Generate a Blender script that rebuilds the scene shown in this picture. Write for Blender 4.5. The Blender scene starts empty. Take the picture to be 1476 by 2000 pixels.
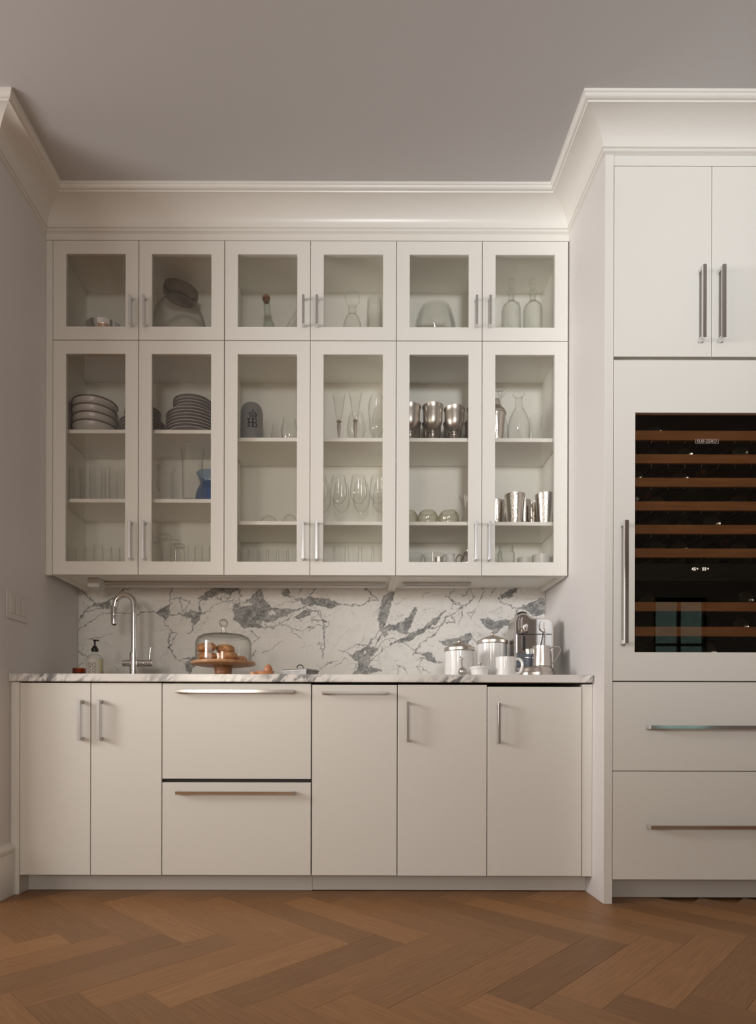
import bpy, bmesh, math, random
import numpy as np
from mathutils import Vector, Matrix
random.seed(7); np.random.seed(7)
C = bpy.context.scene.collection
sc = bpy.context.scene
PI = math.pi
# ------------------------------------------------------------------ camera
F, CX, CY, HZ, ROLL = 1190.0, 685.0, 1415.0, 0.709, 0.0025
cd = bpy.data.cameras.new('camera'); cam = bpy.data.objects.new('camera', cd); C.objects.link(cam)
cd.sensor_fit = 'HORIZONTAL'; cd.sensor_width = 36; cd.lens = 36 * F / 1476
cd.shift_x = (738 - CX) / 1476; cd.shift_y = (CY - 1000) / 1476
cd.clip_start = 0.02
cam.matrix_world = Matrix.Translation((0, 0, HZ)) @ Matrix.Rotation(PI / 2, 4, 'X') @ Matrix.Rotation(ROLL, 4, 'Z')
sc.camera = cam
# ------------------------------------------------------------------ world, lights, exposure
w = bpy.data.worlds.new('world'); sc.world = w; w.use_nodes = True
w.node_tree.nodes['Background'].inputs[0].default_value = (0.40, 0.62, 0.56, 1)
w.node_tree.nodes['Background'].inputs[1].default_value = 1.1
sc.view_settings.view_transform = 'Standard'; sc.view_settings.look = 'None'
sc.view_settings.gamma = 1; sc.view_settings.use_curve_mapping = False
sc.view_settings.exposure = 0.0
try:
    sc.cycles.transparent_max_bounces = 40; sc.cycles.max_bounces = 12; sc.cycles.diffuse_bounces = 6
    sc.cycles.caustics_reflective = False; sc.cycles.caustics_refractive = False
    sc.cycles.sample_clamp_indirect = 4
except Exception:
    pass
def area(name, loc, aim, sx, sy, power, col):
    l = bpy.data.lights.new(name, 'AREA'); l.shape = 'RECTANGLE'; l.size = sx; l.size_y = sy
    l.energy = power; l.color = col
    o = bpy.data.objects.new(name, l); C.objects.link(o); o.location = loc
    o.rotation_euler = (Vector(aim) - Vector(loc)).to_track_quat('-Z', 'Y').to_euler()
    return o
area('window_light_side', (-4.42, -0.5, 1.7), (0, -0.5, 1.7), 3.8, 1.9, 78, (0.99, 0.96, 0.915))
area('window_light_rear', (0.15, -4.92, 2.1), (0.15, 0, 2.1), 1.2, 0.9, 52, (0.99, 0.96, 0.90))
area('softbox_rear', (0.3, -2.5, 2.2), (1.55, 2.5, 2.65), 0.6, 0.6, 10.2, (0.96, 1.0, 1.04)).data.spread = 0.88
area('added_fill_left', (-4.0, 1.2, 1.9), (1.0, 2.6, 1.8), 0.9, 0.9, 14.5, (1.0, 0.96, 0.955)).data.spread = 1.2  # added fill lamp, brightens the tall end panel from the left
area('added_fill_low', (-1.5, -2.0, 1.5), (-0.25, 3.0, 1.1), 0.7, 0.7, 2.0, (1.0, 0.91, 0.78)).data.spread = 0.8  # extra warm fill without a known source, lifts base doors and backsplash
# ------------------------------------------------------------------ materials
def mat(name, col, rough=0.5, metal=0.0, spec=0.5, bump=None, emit=None, coat=0):
    m = bpy.data.materials.new(name); m.use_nodes = True
    b = m.node_tree.nodes['Principled BSDF']
    b.inputs['Base Color'].default_value = (*col, 1); b.inputs['Roughness'].default_value = rough
    b.inputs['Metallic'].default_value = metal; b.inputs['Specular IOR Level'].default_value = spec
    if coat: b.inputs['Coat Weight'].default_value = coat; b.inputs['Coat Roughness'].default_value = 0.1
    if emit: b.inputs['Emission Color'].default_value = (*col, 1); b.inputs['Emission Strength'].default_value = emit
    if bump:
        n = m.node_tree.nodes; L = m.node_tree.links
        tc = n.new('ShaderNodeTexCoord'); t = n.new('ShaderNodeTexNoise'); t.inputs['Scale'].default_value = bump[0]
        t.inputs['Detail'].default_value = 4
        bp = n.new('ShaderNodeBump'); bp.inputs['Strength'].default_value = bump[1]; bp.inputs['Distance'].default_value = 0.002
        L.new(tc.outputs['Object'], t.inputs['Vector']); L.new(t.outputs['Fac'], bp.inputs['Height']); L.new(bp.outputs[0], b.inputs['Normal'])
    return m
def mottled(name, c1, c2, scale, rough=0.5, metal=0.0, bump=0.0, stretch=(1, 1, 1), detail=5, voronoi=False):
    m = mat(name, c1, rough, metal); n = m.node_tree.nodes; L = m.node_tree.links; b = n['Principled BSDF']
    tc = n.new('ShaderNodeTexCoord'); mp = n.new('ShaderNodeMapping'); mp.inputs['Scale'].default_value = stretch
    t = n.new('ShaderNodeTexVoronoi' if voronoi else 'ShaderNodeTexNoise'); t.inputs['Scale'].default_value = scale
    if not voronoi: t.inputs['Detail'].default_value = detail
    out = t.outputs['Distance' if voronoi else 'Fac']
    r = n.new('ShaderNodeValToRGB'); r.color_ramp.elements[0].color = (*c1, 1); r.color_ramp.elements[1].color = (*c2, 1)
    r.color_ramp.elements[0].position = 0.3; r.color_ramp.elements[1].position = 0.72
    L.new(tc.outputs['Object'], mp.inputs[0]); L.new(mp.outputs[0], t.inputs['Vector']); L.new(out, r.inputs[0]); L.new(r.outputs[0], b.inputs['Base Color'])
    if bump:
        bp = n.new('ShaderNodeBump'); bp.inputs['Strength'].default_value = bump; bp.inputs['Distance'].default_value = 0.002
        L.new(out, bp.inputs['Height']); L.new(bp.outputs[0], b.inputs['Normal'])
    return m
def thin_glass(name, tint, edge, refl=0.04, power=2.5, rough=0.0, boost=0.9):
    m = bpy.data.materials.new(name); m.use_nodes = True; n = m.node_tree.nodes; L = m.node_tree.links
    n.remove(n['Principled BSDF']); out = n['Material Output']
    lw = n.new('ShaderNodeLayerWeight'); lw.inputs['Blend'].default_value = 0.5
    p5 = n.new('ShaderNodeMath'); p5.operation = 'POWER'; p5.inputs[1].default_value = 5
    ma = n.new('ShaderNodeMath'); ma.operation = 'MULTIPLY_ADD'; ma.inputs[1].default_value = boost; ma.inputs[2].default_value = refl
    pe = n.new('ShaderNodeMath'); pe.operation = 'POWER'; pe.inputs[1].default_value = power
    mx = n.new('ShaderNodeMix'); mx.data_type = 'RGBA'; mx.inputs[6].default_value = (*tint, 1); mx.inputs[7].default_value = (*edge, 1)
    tr = n.new('ShaderNodeBsdfTransparent'); gl = n.new('ShaderNodeBsdfGlossy'); gl.inputs['Roughness'].default_value = rough
    ms = n.new('ShaderNodeMixShader')
    L.new(lw.outputs['Facing'], p5.inputs[0]); L.new(p5.outputs[0], ma.inputs[0]); L.new(lw.outputs['Facing'], pe.inputs[0])
    L.new(pe.outputs[0], mx.inputs[0]); L.new(mx.outputs[2], tr.inputs[0])
    L.new(ma.outputs[0], ms.inputs[0]); L.new(tr.outputs[0], ms.inputs[1]); L.new(gl.outputs[0], ms.inputs[2]); L.new(ms.outputs[0], out.inputs[0])
    return m
M = {}
M['paint'] = mat('cabinet_paint', (0.80, 0.783, 0.728), 0.38, bump=(60, 0.02))
M['inside'] = mat('cabinet_interior', (0.90, 0.885, 0.82), 0.5)
M['crown'] = mat('gloss_trim_paint', (0.80, 0.785, 0.735), 0.28)
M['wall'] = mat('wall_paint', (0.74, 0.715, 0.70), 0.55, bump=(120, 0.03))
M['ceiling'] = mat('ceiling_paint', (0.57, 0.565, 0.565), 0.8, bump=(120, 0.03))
M['chrome'] = mat('chrome', (0.78, 0.77, 0.76), 0.1, 1)
M['satin'] = mat('satin_chrome', (0.72, 0.71, 0.71), 0.3, 1)
M['pewter'] = mottled('pewter', (0.56, 0.51, 0.45), (0.68, 0.63, 0.57), 30, 0.34, 1)
M['steel'] = mat('brushed_steel', (0.60, 0.55, 0.51), 0.27, 1)
M['hammered'] = mottled('hammered_silver', (0.60, 0.55, 0.50), (0.72, 0.68, 0.63), 230, 0.2, 1, 0.32, voronoi=True)
M['darkgap'] = mat('black_void', (0.01, 0.01, 0.01), 0.8)
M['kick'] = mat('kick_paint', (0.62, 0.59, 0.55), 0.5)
M['pane'] = thin_glass('door_glass', (0.993, 0.991, 0.985), (0.94, 0.945, 0.93), 0.045)
M['glass'] = thin_glass('clear_glass', (0.996, 0.996, 0.992), (0.76, 0.775, 0.75), 0.03, 5)
M['crystal'] = thin_glass('cut_crystal', (0.988, 0.99, 0.982), (0.72, 0.73, 0.69), 0.05, 3)
M['greenglass'] = thin_glass('pale_green_glass', (0.955, 0.972, 0.96), (0.66, 0.72, 0.68), 0.03, 2.4)
M['blueglass'] = thin_glass('cobalt_glass', (0.68, 0.80, 0.95), (0.36, 0.50, 0.74), 0.05, 1.6)
M['smoke'] = thin_glass('smoky_brown_glass', (0.72, 0.66, 0.62), (0.36, 0.31, 0.28), 0.04, 1.4)
M['amberglass'] = thin_glass('pebbled_amber_glass', (0.965, 0.96, 0.92), (0.72, 0.69, 0.58), 0.10, 1.6, 0.08)
M['frost'] = thin_glass('grey_glass', (0.975, 0.975, 0.97), (0.72, 0.73, 0.71), 0.04, 3)
M['oil'] = thin_glass('soap_glass', (0.95, 0.92, 0.74), (0.66, 0.60, 0.36), 0.05, 1.8)
M['knob'] = thin_glass('knob_glass', (0.93, 0.93, 0.90), (0.30, 0.30, 0.26), 0.08, 1.7)
M['amberjar'] = thin_glass('amber_jar_glass', (0.85, 0.42, 0.16), (0.25, 0.1, 0.04), 0.08, 1.6)
M['dome'] = thin_glass('dome_glass', (0.985, 0.985, 0.978), (0.60, 0.60, 0.57), 0.025, 3)
M['tint'] = thin_glass('wine_door_glass', (0.80, 0.76, 0.70), (0.5, 0.48, 0.45), 0.035)
M['blacklin'] = mat('dark_liner', (0.006, 0.006, 0.006), 0.35)
M['rackmetal'] = mat('dark_rack_metal', (0.03, 0.028, 0.025), 0.35, 0.4)
M['bottleglass'] = mat('dark_bottle_glass', (0.008, 0.010, 0.008), 0.06, 0, 0.6)
M['redfoil'] = mat('red_foil', (0.35, 0.05, 0.05), 0.35)
M['copperfoil'] = mat('copper_foil', (0.55, 0.20, 0.08), 0.35, 0.4)
M['greyfoil'] = mat('grey_foil', (0.35, 0.33, 0.30), 0.4)
M['rackwood'] = mottled('rack_cherry_wood', (0.26, 0.115, 0.045), (0.40, 0.19, 0.085), 6, 0.4, stretch=(1, 8, 12))
M['white'] = mat('white_ceramic', (0.86, 0.85, 0.83), 0.12, coat=0.4)
M['whitedull'] = mat('white_stoneware', (0.74, 0.72, 0.67), 0.35)
M['plate'] = mat('grey_stoneware', (0.30, 0.285, 0.285), 0.3)
M['platerim'] = mat('pale_plate_rim', (0.52, 0.50, 0.49), 0.3)
M['platefoot'] = mat('cream_stoneware', (0.62, 0.59, 0.54), 0.4)
M['bowl'] = mottled('speckled_stoneware', (0.50, 0.47, 0.43), (0.60, 0.57, 0.53), 220, 0.28)
M['bowlrim'] = mat('brown_glaze_rim', (0.14, 0.105, 0.09), 0.3)
M['mugrey'] = mat('grey_salt_glaze', (0.24, 0.245, 0.255), 0.35)
M['ink'] = mat('dark_blue_print', (0.018, 0.022, 0.035), 0.4)
M['print'] = mat('olive_label_print', (0.16, 0.13, 0.06), 0.6)
M['label'] = mat('paper_label', (0.72, 0.68, 0.62), 0.6)
M['black'] = mat('black_plastic', (0.012, 0.012, 0.013), 0.35)
M['cork'] = mottled('cork', (0.25, 0.12, 0.06), (0.42, 0.22, 0.12), 40, 0.8)
M['wood'] = mottled('acacia_wood', (0.42, 0.20, 0.085), (0.66, 0.38, 0.19), 9, 0.38, stretch=(2, 14, 6))
M['woodd'] = mottled('turned_dark_wood', (0.24, 0.09, 0.035), (0.40, 0.18, 0.08), 9, 0.35, stretch=(12, 12, 2))
M['bread'] = mottled('bread_crust', (0.40, 0.14, 0.05), (0.74, 0.40, 0.17), 75, 0.5, bump=0.5)
M['egg'] = mottled('brown_egg', (0.50, 0.20, 0.10), (0.58, 0.26, 0.14), 30, 0.45)
M['terracotta'] = mat('peach_glaze', (0.72, 0.34, 0.18), 0.3)
M['zinc'] = mottled('zinc', (0.22, 0.21, 0.205), (0.33, 0.32, 0.31), 25, 0.5, 1)
M['granite'] = mottled('dark_speckled_panel', (0.05, 0.06, 0.08), (0.22, 0.25, 0.30), 220, 0.3)
M['mirror'] = mat('mirror_steel', (0.72, 0.74, 0.76), 0.07, 1)
M['glow'] = mat('display_digits', (1, 1, 1), 0.5, emit=1.6)
M['logo'] = mat('etched_logo', (0.42, 0.36, 0.30), 0.5)
M['plastic'] = mat('white_plastic', (0.72, 0.70, 0.67), 0.35)
# oak planks
def oak():
    m = bpy.data.materials.new('oak_plank'); m.use_nodes = True; n = m.node_tree.nodes; L = m.node_tree.links; b = n['Principled BSDF']
    tc = n.new('ShaderNodeTexCoord'); oi = n.new('ShaderNodeObjectInfo'); ad = n.new('ShaderNodeVectorMath'); ad.operation = 'ADD'
    mul = n.new('ShaderNodeVectorMath'); mul.operation = 'SCALE'; cx = n.new('ShaderNodeCombineXYZ')
    L.new(oi.outputs['Random'], cx.inputs[0]); L.new(oi.outputs['Random'], cx.inputs[1]); L.new(cx.outputs[0], mul.inputs[0]); mul.inputs['Scale'].default_value = 37
    L.new(tc.outputs['Object'], ad.inputs[0]); L.new(mul.outputs[0], ad.inputs[1])
    mp = n.new('ShaderNodeMapping'); mp.inputs['Scale'].default_value = (2.2, 42, 10); L.new(ad.outputs[0], mp.inputs[0])
    t = n.new('ShaderNodeTexNoise'); t.inputs['Scale'].default_value = 3; t.inputs['Detail'].default_value = 6; t.inputs['Roughness'].default_value = 0.65; L.new(mp.outputs[0], t.inputs['Vector'])
    r = n.new('ShaderNodeValToRGB'); r.color_ramp.elements[0].color = (0.265, 0.122, 0.043, 1); r.color_ramp.elements[1].color = (0.385, 0.195, 0.078, 1)
    r.color_ramp.elements[0].position = 0.30; r.color_ramp.elements[1].position = 0.70; L.new(t.outputs['Fac'], r.inputs[0])
    mr = n.new('ShaderNodeMapRange'); mr.inputs['To Min'].default_value = 0.78; mr.inputs['To Max'].default_value = 1.20; L.new(oi.outputs['Random'], mr.inputs['Value'])
    mx = n.new('ShaderNodeVectorMath'); mx.operation = 'SCALE'; L.new(r.outputs[0], mx.inputs[0]); L.new(mr.outputs[0], mx.inputs['Scale']); L.new(mx.outputs[0], b.inputs['Base Color'])
    b.inputs['Roughness'].default_value = 0.42; b.inputs['Specular IOR Level'].default_value = 0.35
    bp = n.new('ShaderNodeBump'); bp.inputs['Strength'].default_value = 0.12; bp.inputs['Distance'].default_value = 0.001; L.new(t.outputs['Fac'], bp.inputs['Height']); L.new(bp.outputs[0], b.inputs['Normal'])
    return m
M['oak'] = oak()
def marble_edge():
    m = mat('marble_worktop', (0.86, 0.84, 0.80), 0.2); n = m.node_tree.nodes; L = m.node_tree.links; b = n['Principled BSDF']
    tc = n.new('ShaderNodeTexCoord'); mp = n.new('ShaderNodeMapping'); mp.inputs['Rotation'].default_value = (0, 0.95, 0.5)
    mp2 = n.new('ShaderNodeMapping'); mp2.inputs['Scale'].default_value = (0.18, 0.6, 1.0)
    L.new(tc.outputs['Object'], mp.inputs[0]); L.new(mp.outputs[0], mp2.inputs[0])
    t = n.new('ShaderNodeTexNoise'); t.inputs['Scale'].default_value = 42; t.inputs['Detail'].default_value = 6; t.inputs['Roughness'].default_value = 0.6; t.inputs['Distortion'].default_value = 0.5; L.new(mp2.outputs[0], t.inputs['Vector'])
    ms = n.new('ShaderNodeTexNoise'); ms.inputs['Scale'].default_value = 3.6; ms.inputs['Detail'].default_value = 2; L.new(tc.outputs['Object'], ms.inputs['Vector'])
    mr = n.new('ShaderNodeMapRange'); mr.inputs['From Min'].default_value = 0.42; mr.inputs['From Max'].default_value = 0.56; L.new(ms.outputs['Fac'], mr.inputs['Value'])
    r = n.new('ShaderNodeValToRGB'); e = r.color_ramp.elements
    e[0].position = 0.44; e[0].color = (0, 0, 0, 1); e[1].position = 0.58; e[1].color = (1, 1, 1, 1); L.new(t.outputs['Fac'], r.inputs[0])
    mu = n.new('ShaderNodeMath'); mu.operation = 'MULTIPLY'; L.new(r.outputs[0], mu.inputs[0]); L.new(mr.outputs[0], mu.inputs[1])
    mx = n.new('ShaderNodeMix'); mx.data_type = 'RGBA'; mx.inputs[6].default_value = (0.84, 0.82, 0.78, 1); mx.inputs[7].default_value = (0.20, 0.20, 0.20, 1)
    L.new(mu.outputs[0], mx.inputs[0]); L.new(mx.outputs[2], b.inputs['Base Color'])
    return m
M['marble'] = marble_edge()
def marble_slab():
    m = mat('marble_slab', (0.78, 0.75, 0.70), 0.5, 0, 0.2); n = m.node_tree.nodes; L = m.node_tree.links; b = n['Principled BSDF']
    at = n.new('ShaderNodeAttribute'); at.attribute_name = 'vein'
    tc = n.new('ShaderNodeTexCoord'); t = n.new('ShaderNodeTexNoise'); t.inputs['Scale'].default_value = 2.2; t.inputs['Detail'].default_value = 5; L.new(tc.outputs['Object'], t.inputs['Vector'])
    base = n.new('ShaderNodeMix'); base.data_type = 'RGBA'; base.inputs[6].default_value = (0.90, 0.88, 0.845, 1); base.inputs[7].default_value = (0.83, 0.81, 0.775, 1); L.new(t.outputs['Fac'], base.inputs[0])
    t2 = n.new('ShaderNodeTexNoise'); t2.inputs['Scale'].default_value = 60; t2.inputs['Detail'].default_value = 4; L.new(tc.outputs['Object'], t2.inputs['Vector'])
    gr = n.new('ShaderNodeMix'); gr.data_type = 'RGBA'; gr.inputs[6].default_value = (0.10, 0.105, 0.11, 1); gr.inputs[7].default_value = (0.24, 0.245, 0.245, 1); L.new(t2.outputs['Fac'], gr.inputs[0])
    mx = n.new('ShaderNodeMix'); mx.data_type = 'RGBA'; L.new(at.outputs['Fac'], mx.inputs[0]); L.new(base.outputs[2], mx.inputs[6]); L.new(gr.outputs[2], mx.inputs[7]); L.new(mx.outputs[2], b.inputs['Base Color'])
    return m
M['slab'] = marble_slab()
# ------------------------------------------------------------------ measuring helpers
def PX(px, py, d):
    """metric (X, Z) of a measured point that lies at depth d"""
    dx, dy = px - CX, py - CY
    return ((dx + ROLL * dy) * d / F, HZ - (dy - ROLL * dx) * d / F)
def GX(px, d, py=1000): return PX(px, py, d)[0]
def GZ(py, d, px=685): return PX(px, py, d)[1]
# ------------------------------------------------------------------ mesh builder
class MB:
    def __init__(s): s.v = []; s.f = []; s.mi = []; s.cur = 0
    def add(s, vs, fs):
        o = len(s.v); s.v += [tuple(p) for p in vs]; s.f += [tuple(i + o for i in f) for f in fs]; s.mi += [s.cur] * len(fs)
        return s
    def box(s, x0, x1, y0, y1, z0, z1, bv=0.0):
        if bv <= 0:
            return s.add([(x0,y0,z0),(x1,y0,z0),(x1,y1,z0),(x0,y1,z0),(x0,y0,z1),(x1,y0,z1),(x1,y1,z1),(x0,y1,z1)],
                  [(0,3,2,1),(4,5,6,7),(0,1,5,4),(1,2,6,5),(2,3,7,6),(3,0,4,7)])
        bm = bmesh.new(); bmesh.ops.create_cube(bm, size=1)
        for v in bm.verts: v.co = ((x0+x1)/2 + v.co.x*(x1-x0), (y0+y1)/2 + v.co.y*(y1-y0), (z0+z1)/2 + v.co.z*(z1-z0))
        bmesh.ops.bevel(bm, geom=bm.edges[:], offset=bv, segments=2 if bv > 0.003 else 1, affect='EDGES', profile=0.5)
        return s.addbm(bm)
    def addbm(s, bm):
        bm.verts.index_update()
        s.add([v.co[:] for v in bm.verts], [[v.index for v in f.verts] for f in bm.faces]); bm.free(); return s
    def lathe(s, prof, c=(0,0,0), seg=32, axis='Z', rot=None, wob=None):
        vs = []; fs = []; ring = []
        def bend(i):
            if not 0 < i < len(prof)-1: return 9
            a, b, c_ = (Vector(prof[k]) for k in (i-1, i, i+1))
            if (b-a).length < 1e-7 or (c_-b).length < 1e-7: return 9
            return abs((b-a).angle_signed(c_-b)) if hasattr(a, 'angle_signed') else (b-a).angle(c_-b)
        p2 = []
        for i in range(len(prof)-1):
            a, b = Vector(prof[i]), Vector(prof[i+1]); l = (b-a).length; p2.append(tuple(a))
            if l > .012 and a.x > 1e-6 and b.x > 1e-6:
                q = min(.0012, l*.1)/l
                if bend(i) > .25: p2.append(tuple(a.lerp(b, q)))
                if bend(i+1) > .25: p2.append(tuple(a.lerp(b, 1-q)))
        p2.append(tuple(prof[-1]))
        for (r, z) in p2:
            if r < 1e-6: ring.append([len(vs)]); vs.append((0, 0, z))
            else:
                ring.append(list(range(len(vs), len(vs)+seg)))
                for k in range(seg):
                    a = 2*PI*k/seg; rr = r*(wob(a, z) if wob else 1); vs.append((rr*math.cos(a), rr*math.sin(a), z))
        for a, b in zip(ring[:-1], ring[1:]):
            if len(a) == 1 and len(b) == 1: continue
            for k in range(seg):
                k2 = (k+1) % seg
                if len(a) == 1: fs.append((a[0], b[k2], b[k])[::-1])
                elif len(b) == 1: fs.append((a[k], a[k2], b[0]))
                else: fs.append((a[k], a[k2], b[k2], b[k]))
        if axis == 'Y': vs = [(x, z, -y) for x, y, z in vs]
        if axis == 'X': vs = [(z, y, -x) for x, y, z in vs]
        if rot is not None: vs = [tuple(rot @ Vector(v)) for v in vs]
        return s.add([(x+c[0], y+c[1], z+c[2]) for x, y, z in vs], fs)
    def tube(s, pts, r, seg=14, closed=False, sq=None):
        pts = [Vector(p) for p in pts]
        if not closed and 4 <= len(pts) <= 8 and not isinstance(r, (list, tuple)):
            P_ = pts; pts = []
            for i in range(len(P_)-1):
                a, b, c, d_ = P_[max(i-1, 0)], P_[i], P_[i+1], P_[min(i+2, len(P_)-1)]
                for j in range(6):
                    t = j/6; pts.append(.5*((2*b)+(c-a)*t+(2*a-5*b+4*c-d_)*t*t+(3*b-a-3*c+d_)*t**3))
            pts.append(P_[-1])
        n = len(pts); vs = []; fs = []; up = None
        for i, p in enumerate(pts):
            a = pts[(i-1) % n] if (closed or i > 0) else p; b = pts[(i+1) % n] if (closed or i < n-1) else p
            t = (b - a).normalized()
            if up is None: up = t.orthogonal().normalized()
            up = (up - t*up.dot(t)).normalized(); sd = t.cross(up)
            rr = r[i] if isinstance(r, (list, tuple)) else r
            for k in range(seg):
                q = 2*PI*k/seg; vs.append(p + up*math.cos(q)*rr + sd*math.sin(q)*rr*(sq or 1))
        m = n if closed else n-1
        for i in range(m):
            for k in range(seg):
                j = (i+1) % n; fs.append((i*seg+k, i*seg+(k+1) % seg, j*seg+(k+1) % seg, j*seg+k))
        if not closed: fs.append(tuple(range(seg))[::-1]); fs.append(tuple((n-1)*seg+k for k in range(seg)))
        return s.add([tuple(v) for v in vs], fs)
    def prism(s, poly, y0, y1):
        """outline in X,Z extruded along Y"""
        n = len(poly)
        vs = [(x, y0, z) for x, z in poly] + [(x, y1, z) for x, z in poly]
        fs = [tuple(range(n)), tuple(range(2*n-1, n-1, -1))] + [(i, i+n, (i+1) % n+n, (i+1) % n) for i in range(n)]
        return s.add(vs, fs)
    def mesh(s, name, mats, off=(0,0,0), smooth=35):
        me = bpy.data.meshes.new(name)
        me.from_pydata([(x-off[0], y-off[1], z-off[2]) for x, y, z in s.v], [], s.f)
        for m in (mats if isinstance(mats, (list, tuple)) else [mats]): me.materials.append(m)
        if any(s.mi): me.polygons.foreach_set('material_index', s.mi)
        bm = bmesh.new(); bm.from_mesh(me); bmesh.ops.recalc_face_normals(bm, faces=bm.faces[:]); bm.to_mesh(me); bm.free()
        if smooth:
            me.polygons.foreach_set('use_smooth', [True]*len(me.polygons)); me.set_sharp_from_angle(angle=math.radians(smooth))
        return me
ORG = {}
def obj(name, mb, m, parent=None, label=None, local=False, smooth=35, loc=(0,0,0)):
    """one mesh object; world coordinates are made relative to the thing's origin unless local"""
    off = ORG.get(parent.name, (0,0,0)) if parent and not local else (0,0,0)
    o = bpy.data.objects.new(name, mb.mesh(name, m, off, smooth)); C.objects.link(o)
    o.parent = parent; o.location = loc
    ORG[o.name] = off if parent else tuple(loc)
    if label: o['label'] = label
    return o
def tag(o, label, cat, group=None):
    o['label'] = label; o['category'] = cat
    if group: o['group'] = group
    return o
def thing(name, label, cat, loc=(0,0,0), group=None):
    o = bpy.data.objects.new(name, None); C.objects.link(o); o.location = loc; o.empty_display_size = 0.05
    ORG[o.name] = tuple(loc)
    return tag(o, label, cat, group)
def single(name, mb, m, label, cat, loc, group=None, smooth=35):
    return tag(obj(name, mb, m, loc=loc, smooth=smooth), label, cat, group)
def struct(name, mb, m, parent=None, smooth=35):
    o = obj(name, mb, m, parent, smooth=smooth)
    if not parent: o['kind'] = 'structure'
    return o
def copy_tree(o, loc=None, label=None, parent=None):
    c = o.copy(); C.objects.link(c)
    if parent: c.parent = parent
    if loc is not None: c.location = loc
    if label: c['label'] = label
    for ch in list(o.children): copy_tree(ch, parent=c)
    return c
def text_mesh(s, size, depth=0.0004, align='CENTER'):
    cu = bpy.data.curves.new('txt', 'FONT'); cu.body = s; cu.size = size; cu.extrude = depth; cu.align_x = align; cu.align_y = 'CENTER'; cu.resolution_u = 3
    t = bpy.data.objects.new('txt', cu); C.objects.link(t)
    dg = bpy.context.evaluated_depsgraph_get(); me = bpy.data.meshes.new_from_object(t.evaluated_get(dg))
    vs = [tuple(v.co) for v in me.vertices]; fs = [tuple(p.vertices) for p in me.polygons]
    bpy.data.objects.remove(t); bpy.data.curves.remove(cu); bpy.data.meshes.remove(me)
    return vs, fs
# ------------------------------------------------------------------ planes of the place
YB, YBACK, YU, YC, YD, YT = 3.15, 3.17, 2.81, 2.512, 2.528, 2.416
XL, XR, CEIL = -1.412, 1.003, 3.095
# ------------------------------------------------------------------ structure
floor = struct('floor', MB().box(-4.6, 6.5, -5, 3.3, -0.06, -0.012), M['oak'])
W_, L_ = 0.127, 0.635
def plank_mesh():
    mb = MB(); g = 0.00025; mb.box(g, L_-g, g, W_-g, -0.012, 0.0, 0.0004); return mb.mesh('plank', M['oak'], smooth=0)
pm = plank_mesh(); u = Vector((1, 1))/math.sqrt(2); v_ = Vector((1, -1))/math.sqrt(2); n_pl = 0
for row in range(-3, 2):
    for k in range(-14, 16):
        bx = k*W_*math.sqrt(2); by = 1.969 + row*L_*math.sqrt(2)
        for kind in (0, 1):
            if kind == 0:   # "/" plank: its low left corner and direction u
                p = Vector((bx, by)) - L_*u; ang = PI/4
            else:           # "\" plank above it
                p = Vector((bx, by)) - L_*v_; ang = -PI/4
            mid = p + (u if kind == 0 else v_)*L_/2
            if not (0.70 < mid.y < 2.75 and -1.9 < mid.x < 2.0): continue
            if mid.y < 1.30 and abs(mid.x) > 1.35: continue
            if (mid.x < -1.55 or mid.x > 1.4) and mid.y > 2.35: continue
            o = bpy.data.objects.new('plank', pm); C.objects.link(o); o.parent = floor
            o.location = (p.x, p.y, -0.0004*random.random()); o.rotation_euler = (0, 0, ang); n_pl += 1
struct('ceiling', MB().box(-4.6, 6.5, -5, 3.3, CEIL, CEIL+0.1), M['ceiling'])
struct('wall_back', MB().box(XL-0.1, 1.9, YBACK, 3.3, 0, CEIL), M['wall'])
struct('wall_left', MB().box(-4.6, XL, 2.417, 3.3, 0, CEIL), M['wall'])
struct('wall_right', MB().box(1.86, 6.5, 2.45, 3.3, 0, CEIL), M['wall'])
struct('wall_far_left', MB().box(-4.7, -4.6, -5, 3.3, 0, CEIL), M['wall'])
struct('wall_far_right', MB().box(6.5, 6.6, -5, 3.3, 0, CEIL), M['wall'])
wf = MB()
for x0, x1, z0, z1 in ((-4.6, 4.9, 0, CEIL), (5.78, 6.5, 0, CEIL), (4.9, 5.78, 0, 0.6), (4.9, 5.78, 2.78, CEIL)): wf.box(x0, x1, -5.15, -5.0, z0, z1)
struct('wall_front', wf, M['wall'])
win = MB()
for x0, x1, z0, z1 in ((4.9, 4.95, 0.6, 2.78), (5.73, 5.78, 0.6, 2.78), (5.32, 5.36, 0.6, 2.78), (4.9, 5.78, 0.6, 0.66), (4.9, 5.78, 2.72, 2.78), (4.9, 5.78, 2.0, 2.04), (4.9, 5.78, 1.3, 1.34)): win.box(x0, x1, -5.1, -5.04, z0, z1)
wn = struct('window_1', win, M['black']); obj('window_pane', MB().box(4.95, 5.73, -5.075, -5.07, 0.66, 2.72), M['pane'], wn)
def windowframe(n, a0, a1, z0, z1, plane, ax):
    mb = MB()
    for p0, p1, q0, q1 in ((a0-0.08, a0, z0-0.08, z1+0.08), (a1, a1+0.08, z0-0.08, z1+0.08), (a0, a1, z0-0.08, z0), (a0, a1, z1, z1+0.08)):
        if ax == 'x': mb.box(plane, plane+0.05, p0, p1, q0, q1)
        else: mb.box(p0, p1, plane, plane+0.05, q0, q1)
    struct(n, mb, M['crown'])
windowframe('window_2', -2.4, 1.4, 0.75, 2.65, -4.6, 'x'); windowframe('window_3', -0.45, 0.75, 1.65, 2.55, -5.0, 'y')
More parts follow.
